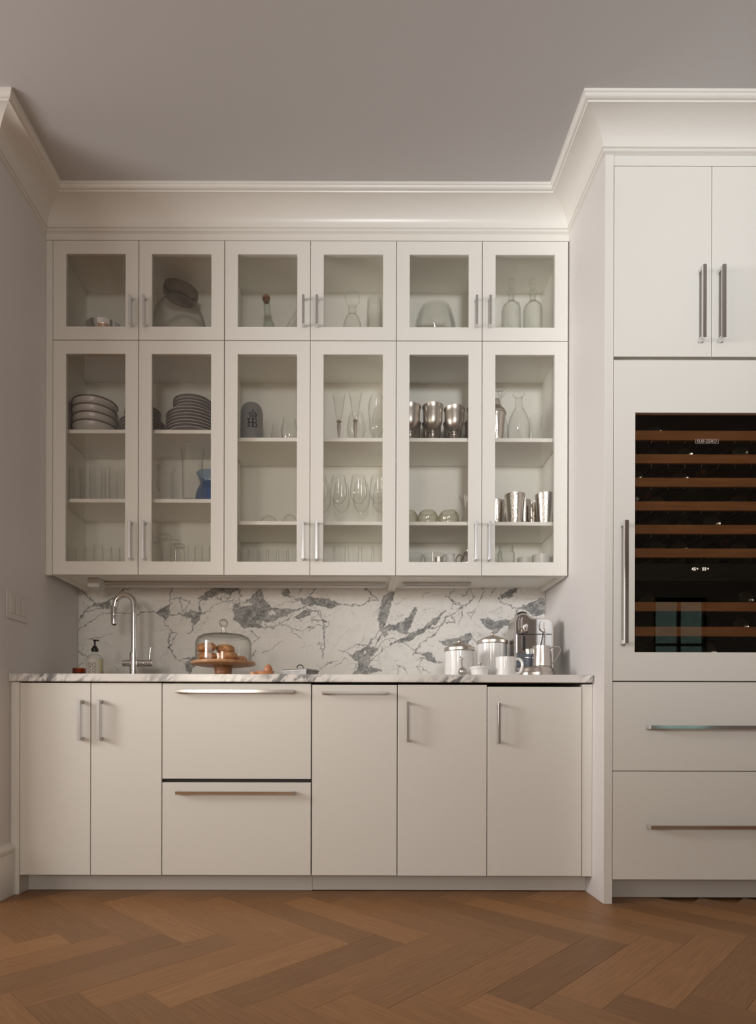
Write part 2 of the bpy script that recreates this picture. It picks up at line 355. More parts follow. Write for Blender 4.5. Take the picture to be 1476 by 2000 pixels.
# crown moulding, one run per wall face, mitred
prof = [(0.134, 0), (0.134, 0.010), (0.130, 0.012)]
for i in range(7): a = PI/2*i/6; prof.append((0.130-0.012*(1-math.cos(a)), 0.012+0.012*math.sin(a)))
prof += [(0.114, 0.024), (0.112, 0.029), (0.108, 0.029)]
for i in range(15): a = PI/2*(1-i/14)*0.95; prof.append((0.016+0.092*(1-math.cos(a))/(1-math.cos(PI/2*0.95)), 0.104-0.075*math.sin(a)/math.sin(PI/2*0.95)))
prof += [(0.016, 0.107), (0.011, 0.108)]
for i in range(7): a = PI*i/6; prof.append((0.008+0.006*math.sin(a), 0.110+0.012*(1-math.cos(a))/2))
prof += [(0.003, 0.124), (0.0, 0.126)]
path = [(-4.6, 2.417), (XL, 2.417), (XL, YU), (XR, YU), (XR, YT), (1.86, YT)]
def off_line(i, p):
    a, b = Vector(path[i]), Vector(path[i+1]); t = (b-a).normalized(); nrm = Vector((t.y, -t.x))
    return a + nrm*p, t
def corner(i, p):
    if i == 0: return off_line(0, p)[0]
    if i == len(path)-1: q, t = off_line(i-1, p); return q + t*(Vector(path[i])-Vector(path[i-1])).length
    q1, t1 = off_line(i-1, p); q2, t2 = off_line(i, p)
    s = ((q2-q1).x*t2.y - (q2-q1).y*t2.x)/(t1.x*t2.y - t1.y*t2.x); return q1 + t1*s
for i in range(5):
    vs = []; fs = []; n = len(prof)
    for e in (i, i+1):
        for p, dz in prof: c = corner(e, p); vs.append((c.x, c.y, CEIL-dz))
        c = corner(e, 0.0); vs.append((c.x, c.y, CEIL))
    n += 1
    for k in range(n): fs.append((k, (k+1) % n, (k+1) % n+n, k+n))
    fs.append(tuple(range(n))); fs.append(tuple(range(n, 2*n)))
    struct('trim_%d' % (i+1), MB().add(vs, fs), M['crown'], smooth=28)
# baseboards
bb = MB(); bprof = [(0, 0), (0.018, 0), (0.018, 0.165), (0.014, 0.172), (0.020, 0.182), (0.020, 0.194), (0.010, 0.206), (0.0, 0.215)]
vs = [(XL+p, 2.417-p, z) for p, z in bprof] + [(XL+p, YD, z) for p, z in bprof]; n = len(bprof)
bb.add(vs, [(k, (k+1) % n, (k+1) % n+n, k+n) for k in range(n)] + [tuple(range(n)), tuple(range(n, 2*n))])
struct('baseboard_left', bb, M['crown'])
bb = MB(); vs = [(-4.6, 2.417-p, z) for p, z in bprof] + [(XL+p, 2.417-p, z) for p, z in bprof]
bb.add(vs, [(k, (k+1) % n, (k+1) % n+n, k+n) for k in range(n)] + [tuple(range(n)), tuple(range(n, 2*n))])
struct('baseboard_far_left', bb, M['crown'])
# ------------------------------------------------------------------ marble backsplash with its veins
def vnoise(x, y, s, seed):
    rs = np.random.RandomState(seed); g = rs.rand(257, 257); x = x/s; y = y/s
    xi = np.floor(x).astype(int); yi = np.floor(y).astype(int); fx = x-xi; fy = y-yi
    fx = fx*fx*(3-2*fx); fy = fy*fy*(3-2*fy); xi %= 256; yi %= 256
    return (g[xi, yi]*(1-fx)+g[xi+1, yi]*fx)*(1-fy) + (g[xi, yi+1]*(1-fx)+g[xi+1, yi+1]*fx)*fy
def backsplash():
    z0, z1 = 0.9165, 1.425; nx, nz = 960, 190
    gx, gz = np.meshgrid(np.linspace(XL+0.001, XR-0.001, nx), np.linspace(z0, z1, nz), indexing='ij')
    # slab pattern in millimetre-like units of the slab: u to the right, v downwards from the top left of the stone
    U = CX + gx*F/YB; V = CY - (gz-HZ)*F/YB
    wu = U + (vnoise(U, V, 14, 1)-.5)*7 + (vnoise(U, V, 4, 2)-.5)*4 + (vnoise(U, V, 2, 11)-.5)*1.6
    wv = V + (vnoise(U, V, 14, 3)-.5)*7 + (vnoise(U, V, 4, 4)-.5)*4 + (vnoise(U, V, 2, 12)-.5)*1.6
    A = lambda l: [(140+a/2.838, 1130+b/2.838) for a, b in l]
    B = lambda l: [(600+a/2.894, 1130+b/2.894) for a, b in l]
    patches = [A(x) for x in (
        [(130,158),(200,125),(207,160),(165,165)], [(470,185),(520,155),(545,150),(540,200),(515,238),(490,200)],
        [(615,195),(660,175),(722,190),(710,230),(680,255),(660,215)], [(700,110),(790,50),(900,45),(935,60),(870,80),(800,85),(740,125)],
        [(905,140),(960,130),(1000,90),(1040,58),(1065,110),(1110,165),(1180,170),(1255,168),(1160,215),(1080,240),(1040,282),(960,272),(890,235),(895,180)],
        [(1275,115),(1330,110),(1400,105),(1440,130),(1400,145),(1330,155),(1280,140)], [(1240,215),(1290,185),(1330,185),(1310,210),(1250,225)],
        [(635,470),(685,440),(702,470),(680,490),(660,527),(640,510)], [(1165,85),(1200,62),(1207,97),(1185,98)])]
    patches += [B(x) for x in (
        [(430,95),(492,78),(462,170),(440,262),(410,287),(400,240),(415,170)],
        [(415,292),(480,255),(540,240),(580,200),(612,162),(605,205),(580,260),(570,307),(530,300),(490,290),(455,322),(430,332)],
        [(510,352),(580,310),(640,280),(675,268),(640,312),(600,347),(540,357)],
        [(235,440),(300,400),(350,378),(405,383),(372,420),(360,455),(345,500),(420,525),(360,537),(300,525),(250,542),(288,500),(288,460)],
        [(983,223),(1060,235),(1165,228),(1110,270),(1070,307),(1010,270)], [(1190,165),(1270,135),(1337,103),(1337,192),(1270,215),(1240,180)],
        [(750,357),(850,340),(920,308),(942,335),(900,362),(800,377)], [(0,108),(70,108),(130,128),(195,150),(100,162),(40,150),(0,140)],
        [(640,418),(700,430),(725,472),(670,455)], [(1085,100),(1140,70),(1195,42),(1150,95),(1095,117)], [(660,272),(720,220),(785,178),(730,240),(690,272)])]
    veins = [(A(p), w) for p, w in (
        ([(50,65),(75,95),(125,150),(200,130),(270,80),(330,45)],1.3), ([(125,150),(85,165),(65,210),(35,245)],1.1), ([(75,180),(130,175),(200,160)],.7), ([(30,290),(100,245),(170,195),(230,180)],.7),
        ([(435,180),(490,190),(520,245),(550,290),(540,340),(545,390),(580,440),(640,450),(690,440)],1.1), ([(550,290),(575,310),(560,360),(540,390)],.7), ([(240,195),(330,200),(440,188)],.5),
        ([(450,46),(560,50),(545,90),(535,130),(545,150)],1.4), ([(540,112),(600,115),(610,165),(625,190)],1.2), ([(600,118),(650,120),(640,155),(625,190)],.9), ([(545,200),(600,190),(640,215)],1.2),
        ([(720,205),(780,150),(840,130),(890,118),(905,100)],1.1), ([(720,200),(700,150),(720,120)],.8), ([(680,250),(665,290),(640,300)],1.0), ([(900,110),(915,50),(940,90),(930,132)],1.0), ([(800,90),(850,130),(870,80)],.8),
        ([(1125,45),(1180,80),(1240,110),(1275,118)],1.5), ([(1270,60),(1255,100),(1240,110)],.8), ([(1358,52),(1310,105)],1.2), ([(1110,165),(1180,130),(1275,118)],.5), ([(1250,168),(1300,160),(1340,150)],1.2),
        ([(1330,185),(1380,185),(1390,240),(1385,300),(1395,370),(1392,440)],.8), ([(1390,240),(1430,235),(1420,265),(1390,300)],.6), ([(1040,282),(1100,265),(1200,265),(1240,310),(1275,345)],.7), ([(1230,190),(1150,265),(1060,280)],.6),
        ([(985,300),(1040,325),(1000,360)],.7), ([(1015,400),(1005,440),(985,455)],.9), ([(80,340),(170,330),(220,310)],.4), ([(30,400),(60,420),(95,455)],1.3), ([(28,500),(60,470)],.9), ([(1370,500),(1420,470),(1476,455)],.6),
        ([(1200,265),(1270,290),(1360,260),(1400,262)],.6), ([(1060,420),(1120,380),(1160,340)],.35))]
    veins += [(B(p), w) for p, w in (
        ([(80,240),(95,290),(88,330),(92,380),(85,460)],.8), ([(60,360),(80,375),(70,395),(95,410)],.8), ([(165,398),(240,432)],1.3), ([(215,405),(230,390),(280,370),(340,372)],.7), ([(410,287),(380,330),(330,390)],1.6), ([(430,300),(400,350),(370,395)],1.0),
        ([(350,480),(420,400),(500,352)],.7), ([(390,390),(440,340),(520,345)],.8), ([(500,352),(560,370),(610,410),(660,430)],1.0), ([(600,430),(650,370),(690,330),(720,320),(760,250),(830,245)],1.4), ([(830,248),(810,208)],1.6), ([(700,330),(740,290),(755,250)],1.0),
        ([(610,460),(650,450),(700,470),(770,467)],.8), ([(640,500),(690,535)],.8), ([(640,455),(630,500),(650,535)],.6), ([(690,272),(730,272),(830,190),(880,150),(950,100),(920,60),(935,30)],1.2), ([(820,55),(810,110),(850,150),(900,150)],1.0), ([(870,95),(910,60),(930,40)],1.4),
        ([(910,195),(945,180),(925,222),(900,200)],.8), ([(880,150),(870,200),(850,260)],.6), ([(990,75),(970,130)],.8), ([(1080,110),(1090,132),(1160,155),(1190,167)],.9), ([(1150,240),(1175,210),(1190,180)],2.2), ([(1065,40),(1040,85)],.6), ([(690,75),(650,110)],.8),
        ([(325,58),(370,100),(405,125)],1.3), ([(410,122),(340,130),(305,155),(190,152)],1.0), ([(340,130),(350,105),(370,100)],.7), ([(505,488),(540,500),(572,528)],.7), ([(155,502),(220,460)],.7), ([(520,490),(518,535)],.6), ([(0,300),(50,265)],.7), ([(30,245),(120,240),(125,260),(90,292)],.6),
        ([(0,180),(60,190),(85,240)],.7), ([(780,100),(830,120),(820,160)],.7), ([(1000,40),(980,60),(960,45)],.9), ([(920,310),(940,330),(960,380)],.8), ([(610,420),(640,418)],1.0))]
    m = np.zeros_like(U)
    fl = (vnoise(U, V, 22, 51)-.5)*26
    streak = vnoise(wu*0.25+fl, (wv+wu*.55)*1.1+fl, 1.7, 21)*.55 + vnoise(U, V, 1.3, 22)*.25 + vnoise(U, V, 8, 23)*.35
    for pg in patches:
        ins = np.zeros(U.shape, bool); k = len(pg)
        for i in range(k):
            (x1, y1), (x2, y2) = pg[i], pg[(i+1) % k]
            c = ((y1 > wv) != (y2 > wv)) & (wu < (x2-x1)*(wv-y1)/(y2-y1+1e-9)+x1); ins ^= c
        m = np.maximum(m, ins*np.clip(0.22+0.95*streak, .25, .95))
        for i in range(k):
            seg(m, wu, wv, pg[i], pg[(i+1) % k], 0.6, 1.0, 0.45+0.75*vnoise(U, V, 6, 24))
    brk = vnoise(U, V, 9, 31)*.6 + vnoise(U, V, 3, 32)*.4
    for pl, w in veins:
        for a, b in zip(pl[:-1], pl[1:]): seg(m, wu, wv, a, b, w*0.75, 0.95, 0.35+0.95*brk)
    for (cx, cy, rx, ry) in ((140+1062/2.838, 1130+257/2.838, 7.5, 6.5), (140+963/2.838, 1130+142/2.838, 11, 4.5), (140+1110/2.838, 1130+190/2.838, 8, 3), (600+493/2.894, 1130+318/2.894, 13, 9), (600+330/2.894, 1130+420/2.894, 3.5, 2.5)):
        m *= 1 - ((((wu-cx)/rx)**2+((wv-cy)/ry)**2) < 1)*0.9
    # fine broken crackle close to the bold veins
    def worley(x, y, s, seed):
        rs = np.random.RandomState(seed); jx = rs.rand(128, 128); jy = rs.rand(128, 128); x = x/s+20; y = y/s+20
        xi = np.floor(x).astype(int); yi = np.floor(y).astype(int); f1 = np.full(x.shape, 9.); f2 = np.full(x.shape, 9.)
        for a_ in (-1, 0, 1):
            for b_ in (-1, 0, 1):
                gx_ = xi+a_; gy_ = yi+b_; dd = np.hypot(gx_+jx[gx_ % 128, gy_ % 128]-x, gy_+jy[gx_ % 128, gy_ % 128]-y)
                f2 = np.where(dd < f1, f1, np.minimum(f2, dd)); f1 = np.minimum(f1, dd)
        return f2-f1
    near = m.copy()
    for _ in range(5):
        for ax in (0, 1):
            sh = [np.roll(near, q_*9, ax) for q_ in (-1, 0, 1)]; near = np.maximum(near*.0, (sh[0]+sh[1]*1.2+sh[2])/3.2)
    near = np.clip(near*3.2, 0, 1)
    e1 = worley(wu*.8+wv*.45, wv*1.1-wu*.2, 15, 61); e2 = worley(wu*.9+wv*.3, wv, 7, 62)
    ck = np.clip(1-e1/.075, 0, 1)*.85*(brk > .44) + np.clip(1-e2/.10, 0, 1)*.55*(vnoise(U, V, 13, 63) > .60)
    m = np.maximum(m, np.clip(ck, 0, .85)*near*(.35+.8*vnoise(U, V, 24, 64)))
    m = np.maximum(m, np.clip(1-worley(wu*.6+wv*.35, wv*.8-wu*.2, 34, 65)/.022, 0, 1)*.42*(vnoise(U, V, 26, 66) > .5))
    haze = np.clip(vnoise(wu+wv, wv, 30, 41)*.6+vnoise(wu, wv, 9, 42)*.4-.58, 0, 1)*.5
    m = np.clip(np.maximum(m, haze*0.5), 0, 1)
    idx = np.arange(nx*nz).reshape(nx, nz)
    q = np.stack([idx[:-1,:-1], idx[1:,:-1], idx[1:,1:], idx[:-1,1:]], -1).reshape(-1, 4)
    me = bpy.data.meshes.new('backsplash'); nv = nx*nz
    fr = np.stack([gx, np.full_like(gx, YB), gz], -1).reshape(-1, 3)
    xa, xb = XL+0.001, XR-0.001
    back = np.array([(xa, YBACK-0.001, z0), (xb, YBACK-0.001, z0), (xb, YBACK-0.001, z1), (xa, YBACK-0.001, z1)])
    me.from_pydata(np.concatenate([fr, back]).tolist(), [], q.tolist() + [[nv+3, nv+2, nv+1, nv]] +
                   [[nv]+idx[::, 0].tolist()[:0]+[int(idx[0,0]), int(idx[-1,0]), nv+1], [nv+3, nv+2, int(idx[-1,-1]), int(idx[0,-1])]])
    at = me.attributes.new('vein', 'FLOAT', 'POINT'); at.data.foreach_set('value', np.concatenate([m.reshape(-1), np.zeros(4)]).astype(np.float32))
    me.materials.append(M['slab']); o = bpy.data.objects.new('backsplash', me); C.objects.link(o)
    tag(o, 'white marble backsplash slab with bold grey veins behind the counter', 'backsplash')
def seg(m, u, v, a, b, w, amp, k=1.0):
    dx, dy = b[0]-a[0], b[1]-a[1]; l2 = dx*dx+dy*dy+1e-9
    t = np.clip(((u-a[0])*dx+(v-a[1])*dy)/l2, 0, 1); d = np.hypot(u-a[0]-t*dx, v-a[1]-t*dy)
    np.maximum(m, amp*k*np.clip(1.35-d/(w+0.35), 0, 1)*(d < 1.35*(w+0.35)), out=m)
backsplash()
# ------------------------------------------------------------------ handles and doors
def vhandle(x, yf, z0, z1, wd=0.011, pr=0.032):
    mb = MB(); mb.box(x-wd/2, x+wd/2, yf-pr, yf-pr+wd*0.9, z0, z1, 0.0008)
    for z in (z0, z1-wd): mb.box(x-wd/2, x+wd/2, yf-pr+wd*0.9, yf-0.0005, z, z+wd, 0.0006)
    return mb
def hhandle(x0, x1, yf, z, wd=0.011, pr=0.032):
    mb = MB(); mb.box(x0, x1, yf-pr, yf-pr+wd*0.9, z-wd/2, z+wd/2, 0.0008)
    for x in (x0, x1-wd): mb.box(x, x+wd, yf-pr+wd*0.9, yf-0.0005, z-wd/2, z+wd/2, 0.0006)
    return mb
def slab_door(x0, x1, z0, z1, yf, g=0.0015, th=0.02): return MB().box(x0+g, x1-g, yf, yf+th, z0+g, z1-g, 0.0012)
# ------------------------------------------------------------------ wall cabinets
XD = [-1.379+0.3961*i for i in range(7)]
ZT, ZS, ZB = 2.940, 2.479, 1.396
CF = YU+0.022                       # carcass front
SHELF = {0: (2.087, 1.763), 1: (2.051, 1.660), 2: (2.051, 1.660)}
desc = ['beside left wall', 'in mid-row', 'beside tall panel']
con_lo = ['holding stacked grey plates', 'holding wine glasses and a grey mug', 'holding metal goblets']
con_hi = ['with a large glass cloche inside', 'with a corked bottle inside', 'with twin decanters inside']
def frame_mb(a0, a1, b0, b1, c0, c1, d0, d1, y0, y1, ch=.001):
    vs = []
    for (p0, p1, q0, q1, y) in ((a0, a1, b0, b1, y1), (a0, a1, b0, b1, y0+ch), (a0+ch, a1-ch, b0+ch, b1-ch, y0), (c0-ch, c1+ch, d0-ch, d1+ch, y0), (c0, c1, d0, d1, y0+ch), (c0, c1, d0, d1, y1)):
        vs += [(p0, y, q0), (p1, y, q0), (p1, y, q1), (p0, y, q1)]
    return MB().add(vs, [(4*l+k, 4*l+(k+1) % 4, 4*((l+1) % 6)+(k+1) % 4, 4*((l+1) % 6)+k) for l in range(6) for k in range(4)])
def gdoor(root, x0, x1, z0, z1, hx, hz0, hz1):
    g = 0.0017; st = 0.0595; a0, a1, b0, b1 = x0+g, x1-g, z0+g, z1-g
    y0, y1 = YU, YU+0.02
    d = obj('door', frame_mb(a0, a1, b0, b1, a0+st, a1-st, b0+st+.002, b1-st-.002, y0, y1), M['paint'], root, smooth=0)
    obj('glass_pane', MB().box(a0+st-.004, a1-st+.004, y0+0.010, y0+0.014, b0+st-.002, b1-st+.002), M['pane'], d, smooth=0)
    obj('handle', vhandle(hx, YU, hz0, hz1), M['satin'], d)
for ui in range(3):
    x0, x1 = XD[2*ui], XD[2*ui+2]
    for hi in (0, 1):
        z0, z1 = (ZS, ZT) if hi else (ZB, ZS)
        root = thing('wall_cabinet', ('short' if hi else 'tall') + ' white glass-door wall cabinet ' + desc[ui] + ' ' + (con_hi if hi else con_lo)[ui], 'wall cabinet', ((x0+x1)/2, YU, z0), 'glass-front wall cabinets')
        t = 0.018; bz = z0 + (0.0 if hi else 0.020)
        lz0 = z0 if (hi or ui in (2,)) else (z0 if ui == 0 else bz); rz0 = z0 if (hi or ui >= 1) else bz
        obj('side_panel', MB().box(x0+.0005, x0+t, CF, YBACK-.001, lz0, z1-.0005), M['inside'], root, smooth=0)
        obj('side_panel', MB().box(x1-t, x1-.0005, CF, YBACK-.001, rz0, z1-.0005), M['inside'], root, smooth=0)
        obj('back_panel', MB().box(x0+t, x1-t, 3.131, YBACK-.001, bz, z1), M['inside'], root, smooth=0)
        obj('top_panel', MB().box(x0+t, x1-t, CF, 3.131, z1-t, z1), M['inside'], root, smooth=0)
        obj('bottom_panel', MB().box(x0+t, x1-t, CF, 3.131, bz, bz+t), M['inside'], root, smooth=0)
        if not hi:
            for zs in SHELF[ui]: obj('shelf', MB().box(x0+t+.002, x1-t-.002, 2.852, 3.129, zs-.0175, zs, 0.001), M['inside'], root, smooth=0)
            obj('light_rail', MB().box(x0+t, x1-t, CF, CF+0.018, z0, bz), M['paint'], root, smooth=0)
        xm = XD[2*ui+1]; hz = (2.538, 2.671) if hi else (1.464, 1.640)
        gdoor(root, x0, xm, z0, z1, xm-0.031, *hz); gdoor(root, xm, x1, z0, z1, xm+0.031, *hz)
        if ui != 1:
            sx = x0+t if ui == 0 else x1-t; sg = 1 if ui == 0 else -1
            for zz in ((z1-0.10,) if hi else (z1-0.10, z0+0.085)):
                hb = MB().box(min(sx, sx+sg*0.012), max(sx, sx+sg*0.012), CF+0.004, CF+0.05, zz-0.022, zz+0.022, 0.002).box(min(sx, sx+sg*0.03), max(sx, sx+sg*0.03), CF, CF+0.012, zz-0.012, zz+0.012, 0.001)
                obj('hinge', hb, M['rackmetal'], root)
fl = thing('filler_panel', 'narrow white filler strip closing the gap left of the wall cabinets', 'filler panel', (XL+0.02, YU, ZB))
obj('strip', MB().box(XL+.0005, XD[0]-.001, YU+.002, YU+.022, ZB, ZT, 0.001), M['paint'], fl)
fz = thing('frieze_board', 'long white frieze board between wall cabinet doors and crown moulding', 'frieze board', (0, YU, ZT))
obj('board', MB().box(XL+.0005, XR-.0005, YU, YU+.02, ZT+.001, CEIL-0.1, 0.001), M['paint'], fz)
# under-cabinet lights
def lightbar(x0, x1, label):
    r = thing('light_bar', label, 'light bar', ((x0+x1)/2, 3.04, 1.416), 'under-cabinet light bars')
    obj('housing', MB().box(x0, x1, 3.02, 3.10, 1.402, 1.4155, 0.002), M['plastic'], r)
    obj('diffuser', MB().box(x0+.01, x1-.01, 3.03, 3.06, 1.398, 1.4018, 0.001), M['plastic'], r)
lightbar(GX(206, 3.05, 1140), GX(752, 3.05, 1140), 'long white light bar under the cabinets above faucet and cake stand')
lightbar(GX(785, 3.05, 1140), GX(918, 3.05, 1140), 'short white light bar under the cabinet above the canisters')
jb = thing('junction_box', 'small white power box under the wall cabinet above the soap', 'junction box', (GX(187, 2.98, 1140), 2.98, 1.415))
x = GX(187, 2.98, 1140); obj('case', MB().box(x-.029, x+.029, 2.95, 3.02, 1.372, 1.4155, 0.003), M['plastic'], jb); obj('cable', MB().tube([(x+.02, 3.0, 1.40), (x+.05, 3.02, 1.409), (x+.09, 3.04, 1.409)], 0.003, 8), M['plastic'], jb)
# ------------------------------------------------------------------ base cabinets
XBD = [GX(p, YD, 1500) for p in (38, 177, 316, 608, 776, 951, 1136, 1155)]
XBD[-1] = XR-0.001
Z0, Z1, ZCB, ZCT = 0.080, 0.880, 0.884, 0.916
def carcass(root, x0, x1):
    mb = MB(); mb.box(x0+.001, x1-.001, YD+.022, YBACK-.001, Z0+.002, ZCB-.03)
    obj('carcass', mb, M['blacklin'], root, smooth=0)
r = thing('base_cabinet', 'two-door white base cabinet under the faucet', 'base cabinet', ((XBD[0]+XBD[2])/2, YD, Z0), 'white base cabinets'); carcass(r, XBD[0], XBD[2])
for a, b, px in ((0, 1, 154), (1, 2, 192)):
    d = obj('door', slab_door(XBD[a], XBD[b], Z0, Z1, YD), M['paint'], r); obj('handle', vhandle(GX(px, 2.50, 1400), YD, GZ(1447, 2.50), GZ(1368, 2.50), 0.013), M['satin'], d)
r = thing('refrigerator_drawers', 'white panelled two-drawer refrigerator under the counter', 'refrigerator', ((XBD[2]+XBD[3])/2, YD, Z0)); carcass(r, XBD[2], XBD[3])
zm0, zm1 = GZ(1528, YD), GZ(1523, YD)
for za, zb, py in ((zm1, Z1, 1350), (Z0, zm0, 1549)):
    d = obj('drawer', slab_door(XBD[2], XBD[3], za, zb, YD, 0.0022), M['paint'], r); obj('handle', hhandle(GX(342, 2.50, py), GX(574, 2.50, py), YD, GZ(py, 2.50, 458), 0.013), M['chrome'], d)
r = thing('base_cabinet', 'white pull-out base cabinet with a horizontal bar handle', 'base cabinet', ((XBD[3]+XBD[4])/2, YD, Z0), 'white base cabinets'); carcass(r, XBD[3], XBD[4])
d = obj('door', slab_door(XBD[3], XBD[4], Z0, Z1-.004, YD, 0.0024), M['paint'], r); obj('handle', hhandle(GX(628, 2.50, 1353), GX(757, 2.50, 1353), YD, GZ(1353, 2.50), 0.009), M['chrome'], d)
r = thing('base_cabinet', 'single-door white base cabinet below the lidded canisters', 'base cabinet', ((XBD[4]+XBD[5])/2, YD, Z0), 'white base cabinets'); carcass(r, XBD[4], XBD[5])
d = obj('door', slab_door(XBD[4], XBD[5], Z0, Z1-.004, YD), M['paint'], r); obj('handle', vhandle(GX(797, 2.50, 1400), YD, GZ(1448, 2.50), GZ(1370, 2.50), 0.010), M['chrome'], d)
r = thing('base_cabinet', 'single-door white base cabinet below the coffee machine, door sitting slightly low', 'base cabinet', ((XBD[5]+XBD[6])/2, YD, Z0), 'white base cabinets'); carcass(r, XBD[5], XBD[6])
d = obj('door', slab_door(XBD[5], XBD[6], Z0, Z1-.011, YD, 0.002), M['paint'], r); obj('handle', vhandle(GX(975, 2.50, 1400), YD, GZ(1451, 2.50), GZ(1372, 2.50), 0.010), M['chrome'], d)
r = thing('filler_panel', 'white filler panel beside base cabinets reaching the floor at left wall', 'filler panel', (XL+.02, YD, 0))
obj('panel', MB().box(XL+.0005, XBD[0]-.001, YD+.001, YD+.10, 0.0, ZCB-.001, 0.001), M['paint'], r)
r = thing('filler_panel', 'narrow white filler strip between coffee machine base cabinet and tall panel', 'filler panel', (XR-.02, YD, Z0))
obj('strip', MB().box(XBD[6]+.0015, XR-.0008, YD+.003, YD+.03, Z0, Z1-.002, 0.001), M['paint'], r)
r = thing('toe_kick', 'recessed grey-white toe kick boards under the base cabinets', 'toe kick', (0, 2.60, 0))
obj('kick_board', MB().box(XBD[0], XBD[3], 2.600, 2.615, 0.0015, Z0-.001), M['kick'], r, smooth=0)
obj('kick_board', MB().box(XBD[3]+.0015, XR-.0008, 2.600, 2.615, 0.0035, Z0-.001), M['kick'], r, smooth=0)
wt = single('worktop', MB().box(XL+.0005-0, XR-.0008-XL-.0005+XL+.0005, YC, YB-.0005, ZCB, ZCT, 0.002), M['marble'], 'long white marble worktop with grey diagonal veins on base cabinets', 'worktop', (0, 0, 0))
# ------------------------------------------------------------------ tall cabinet with wine refrigerator
XTC = GX(1389, YT, 900); X0T, X1T = GX(1197.5, YT, 900), 2*XTC-GX(1197.5, YT, 900); XG = GX(1240, YT, 1040)
r = thing('tall_end_panel', 'full height white end panel between the counter niche and wine refrigerator', 'end panel', (XR+.019, YT, 0))
obj('panel', MB().box(XR, X0T-.001, YT, YBACK-.001, 0, CEIL-.001, 0.001), M['wall'], r)
obj('edge_strip', MB().box(XR+.0003, X0T-.0013, YT-.0006, YT+.001, 0.0005, CEIL-.126), M['paint'], r, smooth=0)
r = thing('tall_end_panel', 'full height white end panel at far side of the wine refrigerator', 'end panel', (1.84, YT, 0))
obj('panel', MB().box(X1T+.001, 1.86, YT, YBACK-.001, 0, CEIL-.001, 0.001), M['paint'], r)
r = thing('frieze_board', 'white frieze board above the tall flat cupboard doors', 'frieze board', (XTC, YT, 2.9))
zt0, zt1 = GZ(699, YT, 1380), GZ(324, YT, 1380)
obj('board', MB().box(X0T, X1T, YT+.001, YT+.02, zt1+.001, CEIL-.1), M['paint'], r, smooth=0)
r = thing('tall_cupboard', 'white flat-door cupboard above the wine refrigerator', 'cupboard', (XTC, YT, zt0))
obj('carcass', MB().box(X0T+.001, X1T-.001, YT+.022, 3.1, zt0, zt1+.05), M['inside'], r, smooth=0)
for a, b, px in ((X0T, XTC, 1375.5), (XTC, X1T, 1414)):
    d = obj('door', slab_door(a, b, zt0+.003, zt1, YT), M['paint'], r); obj('handle', vhandle(GX(px, 2.382, 590), YT, GZ(660, 2.384, px), GZ(517, 2.384, px), 0.014, 0.038), M['chrome'], d)
zw0, zw1 = GZ(1331, YT, 1380), GZ(703, YT, 1380); gz0, gz1 = GZ(1274, YT, 1380), GZ(806, YT, 1380)
wr = thing('wine_refrigerator', 'built-in wine refrigerator with dark glass door and wooden racks', 'wine refrigerator', (XTC, YT, zw0))
XG1 = 2*XTC-XG; g = .0017
wd = obj('door', frame_mb(X0T+g, X1T-g, zw0+g, zw1-g, XG, XG1, gz0, gz1, YT, YT+.024), M['paint'], wr, smooth=0)
obj('glass_pane', MB().box(XG, XG1, YT+.016, YT+.022, gz0, gz1), M['tint'], wd, smooth=0)
obj('handle', vhandle(GX(1223, 2.38, 1130), YT, GZ(1257, 2.382, 1223), GZ(1016, 2.382, 1223), 0.016, 0.040), M['chrome'], wd)
bx = MB(); yi0, yi1 = YT+.026, 3.06
bx.box(X0T+.002, XG-.045, yi0, yi1, zw0+.01, zw1-.01); bx.box(XG1+.045, X1T-.002, yi0, yi1, zw0+.01, zw1-.01); bx.box(XG-.045, XG1+.045, yi0, yi1, zw0+.01, gz0-.085); bx.box(XG-.045, XG1+.045, yi0, yi1, gz1+.004, zw1-.01); bx.box(XG-.045, XG1+.045, yi1, yi1+.02, zw0+.01, zw1-.01)
obj('cavity_liner', bx, M['blacklin'], wr, smooth=0)
YRK = 2.475; rack_z = []; racks = []; low = {}
for py0, py1 in ((841, 860), (887, 905), (933, 951), (979, 997), (1025, 1043), (1071, 1089), (1176, 1194), (1224, 1243)):
    za, zb = GZ(py1, YRK, 1380), GZ(py0, YRK, 1380); rack_z.append(zb)
    rk = obj('rack', MB().box(XG-.002, XG1+.002, YRK, YRK+.018, za, zb, .0015), M['rackwood'], wr)
    racks.append((rk, za))
rack_z.append(gz0-0.035)
za, zb = GZ(1117, YRK, 1380), GZ(1101, YRK, 1380)
cp = obj('control_panel', MB().box(XG-.002, XG1+.002, YRK-.003, 3.05, GZ(1135, YRK, 1380), zb, .002), M['blacklin'], wr)
def text_on(parent, name, s, px, py, d, size, m, wscale=1.0, label=None):
    vs, fs = text_mesh(s, size); X, Z = PX(px, py, d)
    return obj(name, MB().add([(X+a*wscale, d-c, Z+b) for a, b, c in vs], fs), m, parent, smooth=0, label=label)
text_on(cp, 'display_digits', '45', 1354.5, 1111.5, YRK-.0045, 0.018, M['glow'], label='white glowing digits')
text_on(cp, 'display_digits', '55', 1375, 1111.5, YRK-.0045, 0.018, M['glow'], label='white glowing digits')
text_on(cp, 'display_units', '°F', 1361.5, 1111.5, YRK-.0045, 0.010, M['glow']); text_on(cp, 'display_units', '°F', 1382, 1111.5, YRK-.0045, 0.010, M['glow'])
text_on(cp, 'display_mark', '|', 1367.5, 1111.5, YRK-.0045, 0.010, M['logo'])
lg = text_on(wd, 'lettering', 'SUB·ZERO', 1380, 862, YT+.0155, 0.0175, M['logo'], 1.0)
x_, z_ = PX(1380, 862, YT+.0155); lb = MB()
